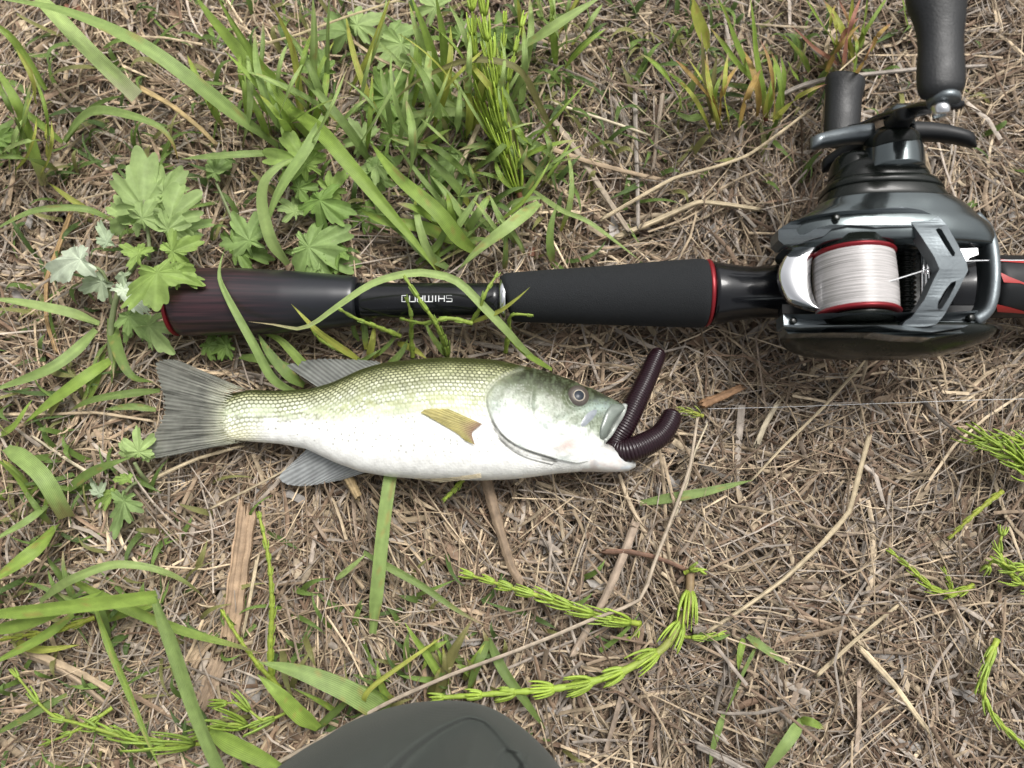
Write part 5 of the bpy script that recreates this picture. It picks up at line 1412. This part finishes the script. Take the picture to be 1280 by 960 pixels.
# ------------------------------------------------------------------ horsetails
def horsetail(label, stems, seed, base_col=(0.20, 0.30, 0.05), stem_col=None):
    """stems: (points, heights mm, stem radius px, whorls, branch length px start-end, spread, branches per whorl)"""
    r = np.random.default_rng(seed)
    x0, y0 = stems[0][0][0]
    o = thing('horsetail', P(x0, y0, 0), label, 'horsetail')
    for pts, zs, rp, nw, bl, spr, nb in stems:
        n = 60
        zz = np.interp(np.linspace(0, 1, len(pts)), np.linspace(0, 1, len(zs)), zs)
        pth = smooth_path([P(x, y, z) for (x, y), z in zip(pts, zz)], n)
        k = mmpx(640, 480, float(np.mean(zs)))
        rad = np.linspace(rp, rp * 0.45, n) * k * 0.5
        node = (np.arange(n) % max(1, n // max(nw, 1)) == 0)
        v, f = tube(pth, rad * (1 + 0.25 * node), 8)
        sc = np.array(stem_col or base_col) * np.array([1.1, 1.0, 0.9])
        C = np.repeat((sc[None] * (0.85 + 0.3 * r.random(n + 2)[:, None])), 8, 0)
        if stem_col: 
            g = ss(0.0, 0.5, np.linspace(0, 1, n + 2)); C = np.repeat(mixc(np.array(stem_col), np.array(base_col), g), 8, 0)
        obj('stem', v, f, M['horsetail'], o, cols=C)
        t, S, N = frames(pth)
        for w in range(nw):
            q = (w + 0.6) / nw; i = min(n - 2, int(q * n))
            L_ = (bl[0] + (bl[1] - bl[0]) * q) * k * r.uniform(0.85, 1.15)
            parts, cc = [], []
            m = max(4, int(nb * (1.1 - 0.4 * q)))
            for b_ in range(m):
                a = 2 * math.pi * (b_ + r.uniform(-.3, .3)) / m
                rd = S[i] * math.cos(a) + N[i] * math.sin(a) * 0.8
                lb_ = L_ * r.uniform(0.7, 1.1); sp = spr * r.uniform(0.6, 1.3)
                u = np.linspace(0, 1, 6)[:, None]
                bp_ = pth[i] + rd * rad[i] * 0.7 + t[i] * lb_ * u + rd * lb_ * sp * (u ** 0.7) * (1 - 0.35 * u) + np.array([0, 0, -0.0006]) * u
                bv, bf = tube(bp_, np.linspace(1, 0.35, 6) * 0.5 * min(4.4, 1.8 + bl[0] * 0.065) * k * r.uniform(0.8, 1.1), 5)
                parts.append((bv, bf)); cl = np.array(base_col) * r.uniform(0.85, 1.25) * np.array([1, 1, r.uniform(0.8, 1.2)])
                gr = np.repeat(np.linspace(0.85, 1.15, 8), 5)[:, None]
                cc.append(cl[None] * gr)
            v, f = join(parts)
            obj('whorl', v, f, M['horsetail'], o, cols=np.clip(np.vstack(cc), 0, 1))
    return o
YH = (0.29, 0.40, 0.065)
horsetail('upright bright horsetail with reddish foot standing at the top centre', [
    ([(652, 254), (642, 215), (632, 185), (622, 130), (612, 70), (604, 10)], (1, 10, 18, 30, 40, 48), 8, 9, (60, 26), 0.36, 12),
    ([(638, 215), (616, 165), (600, 110), (592, 60), (590, 5)], (6, 16, 28, 38, 44), 5, 8, (48, 22), 0.34, 9),
    ([(646, 230), (636, 180), (632, 130), (640, 80), (655, 20)], (4, 12, 20, 28, 32), 4, 6, (44, 20), 0.14, 7),
    ([(640, 215), (628, 170), (622, 120), (628, 60), (632, 15)], (8, 16, 26, 36), 4, 6, (40, 16), 0.16, 6)], 1, (0.29, 0.40, 0.05), (0.20, 0.08, 0.05))
horsetail('long bright horsetail lying below the fish, bent toward the trouser knee', [
    ([(863, 712), (862, 740), (858, 764), (832, 807), (800, 828), (760, 846), (700, 860), (620, 867), (540, 873)], (5, 7, 8, 9, 10, 10, 10, 9, 8), 11, 9, (42, 15), 0.40, 13)], 2, (0.33, 0.45, 0.07), (0.24, 0.16, 0.09))
horsetail('slim horsetail sprig pointing left below the fish chin', [
    ([(800, 780), (770, 774), (730, 764), (690, 750), (640, 735), (584, 718)], (4, 8, 10, 11, 11, 9), 7, 9, (36, 15), 0.34, 10),
    ([(800, 780), (795, 792), (784, 800)], (4, 5, 4), 4, 2, (12, 8), 0.4, 6)], 3, YH)
horsetail('short horsetail shoot beside the bend of the long lying horsetail', [
    ([(856, 796), (872, 797), (902, 793)], (5, 7, 6), 4, 3, (18, 10), 0.2, 6), ([(856, 716), (868, 711), (880, 714)], (6, 9, 8), 5, 2, (16, 12), 0.4, 7)], 4, YH)
horsetail('bushy bright horsetail tip at the right edge below the reel', [
    ([(1300, 600), (1275, 575), (1250, 560), (1228, 548)], (3, 12, 14, 12), 6, 6, (48, 30), 0.6, 11), ([(1300, 560), (1270, 550), (1245, 545), (1226, 552)], (4, 12, 14, 12), 5, 4, (34, 20), 0.6, 7)], 5, YH)
horsetail('thin horsetail sprig slanting to the right edge under the bushy tip', [
    ([(1252, 615), (1235, 628), (1212, 648), (1186, 674)], (4, 8, 8, 6), 6, 6, (14, 8), 0.2, 5)], 6, (0.26, 0.32, 0.05))
horsetail('ragged horsetail at the right edge halfway down the lower half', [
    ([(1300, 706), (1270, 712), (1245, 700), (1232, 712)], (4, 10, 10, 6), 6, 5, (24, 14), 0.7, 7), ([(1300, 735), (1270, 725), (1250, 690), (1254, 662)], (4, 8, 8, 8), 6, 5, (20, 12), 0.6, 7)], 7, YH)
horsetail('knobbly horsetail sprig left of the ragged right-edge horsetail', [
    ([(1216, 732), (1190, 742), (1165, 735), (1140, 712), (1112, 688)], (3, 6, 7, 8, 6), 6, 7, (20, 10), 0.35, 7), ([(1190, 742), (1186, 725), (1180, 712)], (4, 6, 6), 4, 3, (10, 8), 0.4, 5)], 8, (0.26, 0.35, 0.05))
horsetail('curved horsetail hanging along the right edge near the bottom corner', [
    ([(1246, 800), (1234, 830), (1228, 858), (1236, 885), (1256, 910), (1296, 945)], (4, 8, 9, 9, 8, 6), 7, 8, (26, 16), 0.25, 7)], 9, YH)
horsetail('thin upright horsetail standing in straw left of the trouser knee', [
    ([(340, 850), (338, 810), (340, 760), (336, 700), (324, 644)], (2, 8, 12, 14, 14), 7, 12, (16, 8), 0.22, 6),
    ([(350, 860), (322, 830), (300, 800), (276, 762)], (2, 6, 9, 8), 6, 6, (12, 6), 0.2, 5)], 10, (0.24, 0.33, 0.05))
horsetail('spidery horsetail spread over the straw in the bottom left corner', [
    ([(180, 935), (150, 920), (100, 905), (60, 890), (14, 836)], (3, 10, 11, 10, 8), 5, 5, (30, 14), 0.35, 5),
    ([(140, 885), (110, 905), (80, 920), (54, 930)], (4, 9, 9, 6), 5, 3, (22, 14), 0.4, 4),
    ([(260, 930), (230, 930), (180, 928), (135, 915)], (4, 11, 11, 8), 5, 4, (52, 34), 0.28, 7),
    ([(320, 910), (290, 905), (250, 915)], (4, 10, 9), 5, 3, (50, 30), 0.3, 6),
    ([(360, 890), (330, 900), (300, 880), (272, 880)], (4, 8, 9, 8), 4, 3, (40, 24), 0.3, 5)], 11, (0.24, 0.34, 0.06))
horsetail('yellow-green horsetail stub at the left edge above the bottom corner', [
    ([(118, 772), (90, 782), (60, 790), (20, 796), (-14, 802)], (6, 10, 10, 9, 8), 6, 7, (18, 12), 0.25, 6)], 12, (0.28, 0.33, 0.05))
horsetail('horsetail sprigs climbing over the black blank beside the lettering', [
    ([(560, 452), (556, 430), (545, 405), (525, 375), (505, 345)], (3, 14, 26, 34, 34), 7, 7, (26, 12), 0.14, 6),
    ([(516, 446), (514, 420), (514, 395), (508, 372)], (3, 12, 22, 28), 6, 5, (18, 10), 0.14, 6),
    ([(590, 404), (560, 398), (530, 404), (500, 398)], (22, 26, 24, 18), 6, 5, (14, 8), 0.2, 5),
    ([(500, 420), (470, 408), (445, 398), (422, 385)], (8, 18, 24, 28), 6, 6, (14, 8), 0.15, 5),
    ([(590, 402), (600, 385), (606, 368), (622, 342)], (20, 28, 32, 33), 6, 5, (12, 8), 0.2, 5),
    ([(632, 440), (636, 410), (640, 394), (666, 394)], (4, 16, 26, 28), 6, 5, (12, 8), 0.15, 5),
    ([(440, 446), (420, 436), (400, 424), (384, 404)], (3, 8, 12, 20), 5, 5, (12, 8), 0.15, 5)], 13, (0.22, 0.32, 0.06))
horsetail('small horsetail tip beside the coiled end of the soft worm', [
    ([(878, 520), (866, 515), (852, 512)], (3, 6, 6), 5, 3, (16, 12), 0.6, 6)], 14, (0.28, 0.33, 0.07))
horsetail('tiny bright horsetail bud poking out under the fish belly', [
    ([(578, 600), (568, 612), (556, 624)], (4, 7, 7), 6, 4, (10, 6), 0.3, 7)], 15, YH)

# ------------------------------------------------------------------ single dry stalks and splinters one can pick out
def stalk(label, pts, w, c, zs=None, name='dry_stalk', cat='stalk', flat=0.8, sides=9):
    n = 34
    zs = zs or [3.0] + [5.0] * (len(pts) - 2) + [3.5]
    pth = smooth_path([P(x, y, z) for (x, y), z in zip(pts, zs)], n)
    r = np.random.default_rng(abs(hash(label)) % 1000 if False else len(label) * 7 + int(pts[0][0]))
    k = mmpx(640, 480, 5) * 0.5
    # straw runs straight between joints, its skin ribbed and split along the fibre
    lin = np.array([P(x, y, z) for (x, y), z in zip(pts, zs)])
    LL = np.r_[0, np.cumsum(np.linalg.norm(np.diff(lin, axis=0), axis=1))]
    ql = np.linspace(0, LL[-1], n)
    straight = np.stack([np.interp(ql, LL, lin[:, q]) for q in range(3)], 1)
    pth = pth * 0.35 + straight * 0.65
    rad = w * 0.80 * k * (0.94 + 0.12 * r.random(n)) * np.linspace(1.05, 0.75, n)
    for q in r.integers(3, n - 3, 2): rad[q] *= 1.15
    sides = 14
    v, f = tube(pth, rad, sides, flat * 0.75)
    m = len(v) // sides
    rib = 1 + 0.16 * r.normal(0, 1, sides)
    ctr = np.repeat(np.vstack([pth[:1], pth, pth[-1:]]), sides, 0)
    v = ctr + (v - ctr) * np.tile(rib, m)[:, None]
    e0 = r.normal(0, 0.0016, sides); e1 = r.normal(0, 0.0016, sides)
    td0 = pth[1] - pth[0]; td0 = td0 / np.linalg.norm(td0); td1 = pth[-1] - pth[-2]; td1 = td1 / np.linalg.norm(td1)
    v[sides:2 * sides] += e0[:, None] * td0; v[-2 * sides:-sides] += e1[:, None] * td1
    v[:sides] = v[sides:2 * sides] * 0.5 + v[:sides] * 0.5; v[-sides:] = v[-2 * sides:-sides] * 0.5 + v[-sides:] * 0.5
    streak = np.tile(0.7 + 0.5 * r.random(sides), m)
    col = np.array(c)[None] * 0.86 * (streak * (0.75 + 0.5 * noise(np.repeat(np.arange(m), sides) * 0.22, np.tile(np.arange(sides), m) * 1.7, int(pts[0][0]))))[:, None]
    return tag(obj(name, v, f, M['wood'], cols=col), label, cat)
TAN = (0.50, 0.41, 0.27); BRN = (0.30, 0.21, 0.14); GRY = (0.33, 0.29, 0.25); PAL2 = (0.58, 0.50, 0.36); RED = (0.26, 0.12, 0.075)
stalk('pale jointed straw stalk below the reel bending down left', [(1086, 546), (1074, 592), (1061, 640), (1027, 680), (980, 724), (930, 760), (884, 790)], 8, TAN, [4, 6, 7, 7, 7, 6, 4])
stalk('straight straw stalk at lower right pointing up right', [(1022, 844), (1070, 800), (1122, 757)], 7, TAN)
stalk('tan flattened stalk slanting to the lower right corner', [(1074, 808), (1117, 855), (1146, 895), (1166, 920)], 9, TAN)
stalk('thin straw stem slanting under the reel palm plate', [(1078, 455), (1030, 508), (977, 560), (940, 600)], 5, TAN)
stalk('thick pale stalk with a joint left of the reel body', [(768, 298), (820, 276), (872, 253), (910, 256), (948, 262)], 9, TAN, [2, 3, 4, 4, 3])
stalk('long thin stalk rising toward the low reel knob', [(752, 274), (800, 246), (844, 222), (900, 207), (935, 194), (975, 166), (1014, 136)], 5.5, TAN, [4, 6, 7, 7, 7, 7, 5])
stalk('brown stalk lying behind the foam grip toward the right', [(655, 174), (700, 190), (738, 203), (780, 214), (824, 224)], 8, (0.40, 0.30, 0.2))
stalk('bleached stem right of the vertical horsetail foot', [(692, 129), (750, 148), (815, 170)], 6, PAL2)
stalk('thick grey stem leaning onto the foam grip', [(692, 152), (715, 182), (738, 216), (760, 250), (786, 290)], 11, (0.34, 0.28, 0.21), [1, 2, 3, 3, 5])
stalk('upright grey stem ending above the foam grip', [(794, 118), (795, 170), (797, 230), (798, 286)], 7, GRY, [1, 2, 2.5, 3])
stalk('short grey stem right of the upright grey stem', [(828, 116), (822, 160), (816, 212)], 7, (0.32, 0.26, 0.2), [1, 2, 2])
stalk('long grey stalk passing behind the two reel knobs', [(970, 122), (1000, 108), (1035, 98), (1090, 92), (1150, 86), (1230, 82)], 8, GRY, [3, 7, 9, 10, 8, 4])
stalk('straw bent round the left side of the low reel knob', [(1025, 176), (1030, 140), (1034, 108), (1050, 88), (1098, 46)], 3.2, TAN, [4, 12, 20, 20, 10])
stalk('long thin twig running from the knee up to the worm lure', [(330, 962), (412, 919), (487, 877), (562, 844), (638, 816), (694, 794), (735, 776), (779, 760), (804, 746), (819, 700), (835, 660), (862, 585), (872, 520)], 6, (0.40, 0.33, 0.25), [10, 12, 14, 14, 13, 12, 11, 10, 9, 9, 8, 7, 5])
stalk('thick dull stem slanting behind the slim horsetail sprig', [(793, 655), (776, 700), (757, 744), (736, 782), (714, 820)], 12, (0.36, 0.28, 0.21), [3, 4.5, 5, 4.5, 3])
stalk('reddish brown stem leading to the foot of the long horsetail', [(754, 690), (785, 690), (812, 695), (836, 703), (860, 714)], 8, (0.21, 0.12, 0.08))
stalk('thick brown stem emerging below the fish belly', [(606, 592), (616, 630), (628, 672), (640, 710), (654, 732)], 15, (0.34, 0.25, 0.17), [2, 3, 3.5, 3, 3])
stalk('short broken straw stub under the fish anal fin', [(432, 590), (440, 606), (448, 622)], 13, (0.50, 0.37, 0.20))
stalk('straw stem lying below the tail fin', [(192, 598), (222, 584), (250, 572), (300, 558)], 6, TAN)
stalk('thin stalk slanting under the tail toward the belly', [(262, 636), (310, 612), (352, 590), (376, 572)], 4, TAN)
stalk('brown stalk at lower left ending in the spidery horsetail', [(18, 806), (50, 820), (81, 833), (112, 848), (140, 864)], 11, (0.42, 0.32, 0.21))
stalk('twin brown stalk just under the brown lower-left stalk', [(26, 816), (62, 830), (95, 850), (136, 884)], 8, (0.38, 0.29, 0.2))
stalk('dark brown stem below the kinked blade', [(160, 866), (190, 882), (226, 902)], 7, BRN)
stalk('slim straw rod beside the wood splinter', [(322, 696), (316, 730), (310, 762), (304, 792)], 6, TAN)
stalk('curved straw stem below the mouth of the fish', [(836, 660), (846, 640), (858, 606), (868, 566), (884, 530)], 4, PAL2)
stalk('dry orange stem left of the lobed weed', [(88, 268), (72, 312), (58, 350), (58, 400), (70, 440)], 7, (0.36, 0.235, 0.11), [2, 3, 3, 3, 2])
stalk('orange-tan dry blade lying right of the pale cut blade', [(172, 108), (215, 132), (250, 160), (272, 182)], 8, (0.42, 0.31, 0.15), flat=0.3)
stalk('dry stem crossing the tall grass tuft at the top', [(318, 58), (370, 44), (430, 22), (510, -4)], 5, (0.52, 0.43, 0.25), [14, 18, 20, 18])
stalk('dry stem lying across the lobed leaves at the top centre', [(442, 52), (470, 72), (505, 88), (548, 108), (590, 130)], 5, (0.48, 0.38, 0.24), [14, 16, 16, 14, 10])
stalk('pale dry stem leaning by the vertical horsetail foot', [(602, 148), (586, 185), (570, 218), (552, 254)], 10, TAN, [10, 10, 8, 4], flat=0.5)
stalk('brown twig stub right of the worm lure', [(878, 506), (902, 496), (928, 484)], 12, (0.34, 0.20, 0.11))
stalk('thick pale stub right of the worm tail', [(946, 556), (956, 532), (972, 504)], 9, PAL2)
stalk('bleached twig at the lower left of the fish tail', [(112, 592), (80, 572), (40, 545)], 4, PAL2)
stalk('dark knobbly twig in the bottom edge right of the knee', [(870, 930), (900, 945), (940, 968)], 10, GRY)
stalk('straw crossing in front of the left edge beside the tail fin', [(-10, 518), (60, 518), (120, 516), (188, 526)], 5, (0.42, 0.33, 0.22))

def splinter(label, pts, w, c, thick=2.2, z=4.5):
    """split piece of dead cane: flat, grooved, broken ends"""
    n = 30; m = 13
    pth = smooth_path([P(x, y, z) for x, y in pts], n)
    r = np.random.default_rng(int(pts[0][0] + pts[0][1]))
    t, S, N = frames(pth); k = mmpx(640, 480, 5) * 0.5 * w
    prof = r.normal(0, 0.35, m); e0 = r.normal(0, 0.004, m); e1 = r.normal(0, 0.004, m)
    V, C = [], []
    for i in range(n):
        for j in range(m):
            q = 2 * j / (m - 1) - 1
            off = t[i] * (e0[j] * (i == 0) + e1[j] * (i == n - 1))
            V.append(pth[i] + off + S[i] * q * k * (1 + 0.06 * math.sin(i * .9)) + N[i] * ((1 - q * q) * thick * 0.4 + prof[j] * 0.5) / 1000)
            C.append(np.array(c) * (0.7 + 0.5 * float(noise(j * 1.3, i * 0.25, int(pts[0][0])))))
    V = np.array(V); n0 = len(V)
    Vb = V - np.array([0, 0, thick / 1000])
    F = [list(q) for q in grid_faces(n, m)] + [[q[3] + n0, q[2] + n0, q[1] + n0, q[0] + n0] for q in grid_faces(n, m)]
    ring = [i * m for i in range(n)] + [(n - 1) * m + j for j in range(1, m)] + [i * m + m - 1 for i in range(n - 2, -1, -1)] + [j for j in range(m - 2, 0, -1)]
    F += [[a, b_, b_ + n0, a + n0] for a, b_ in zip(ring, ring[1:] + ring[:1])]
    return tag(obj('wood_splinter', np.vstack([V, Vb]), F, M['wood'], cols=np.vstack([C, C]), smooth=False), label, 'splinter')
splinter('long flat brown wood splinter standing in straw left of the fish anal fin', [(308, 638), (301, 690), (294, 740), (286, 802)], 22, (0.34, 0.24, 0.155))
splinter('short wide wood splinter below the long brown one', [(274, 824), (264, 850), (254, 878)], 20, (0.31, 0.23, 0.16), z=3.5)
splinter('grey flake of cane between the two brown splinters', [(262, 800), (250, 812), (240, 830)], 14, (0.44, 0.33, 0.22), 1.6, 3)
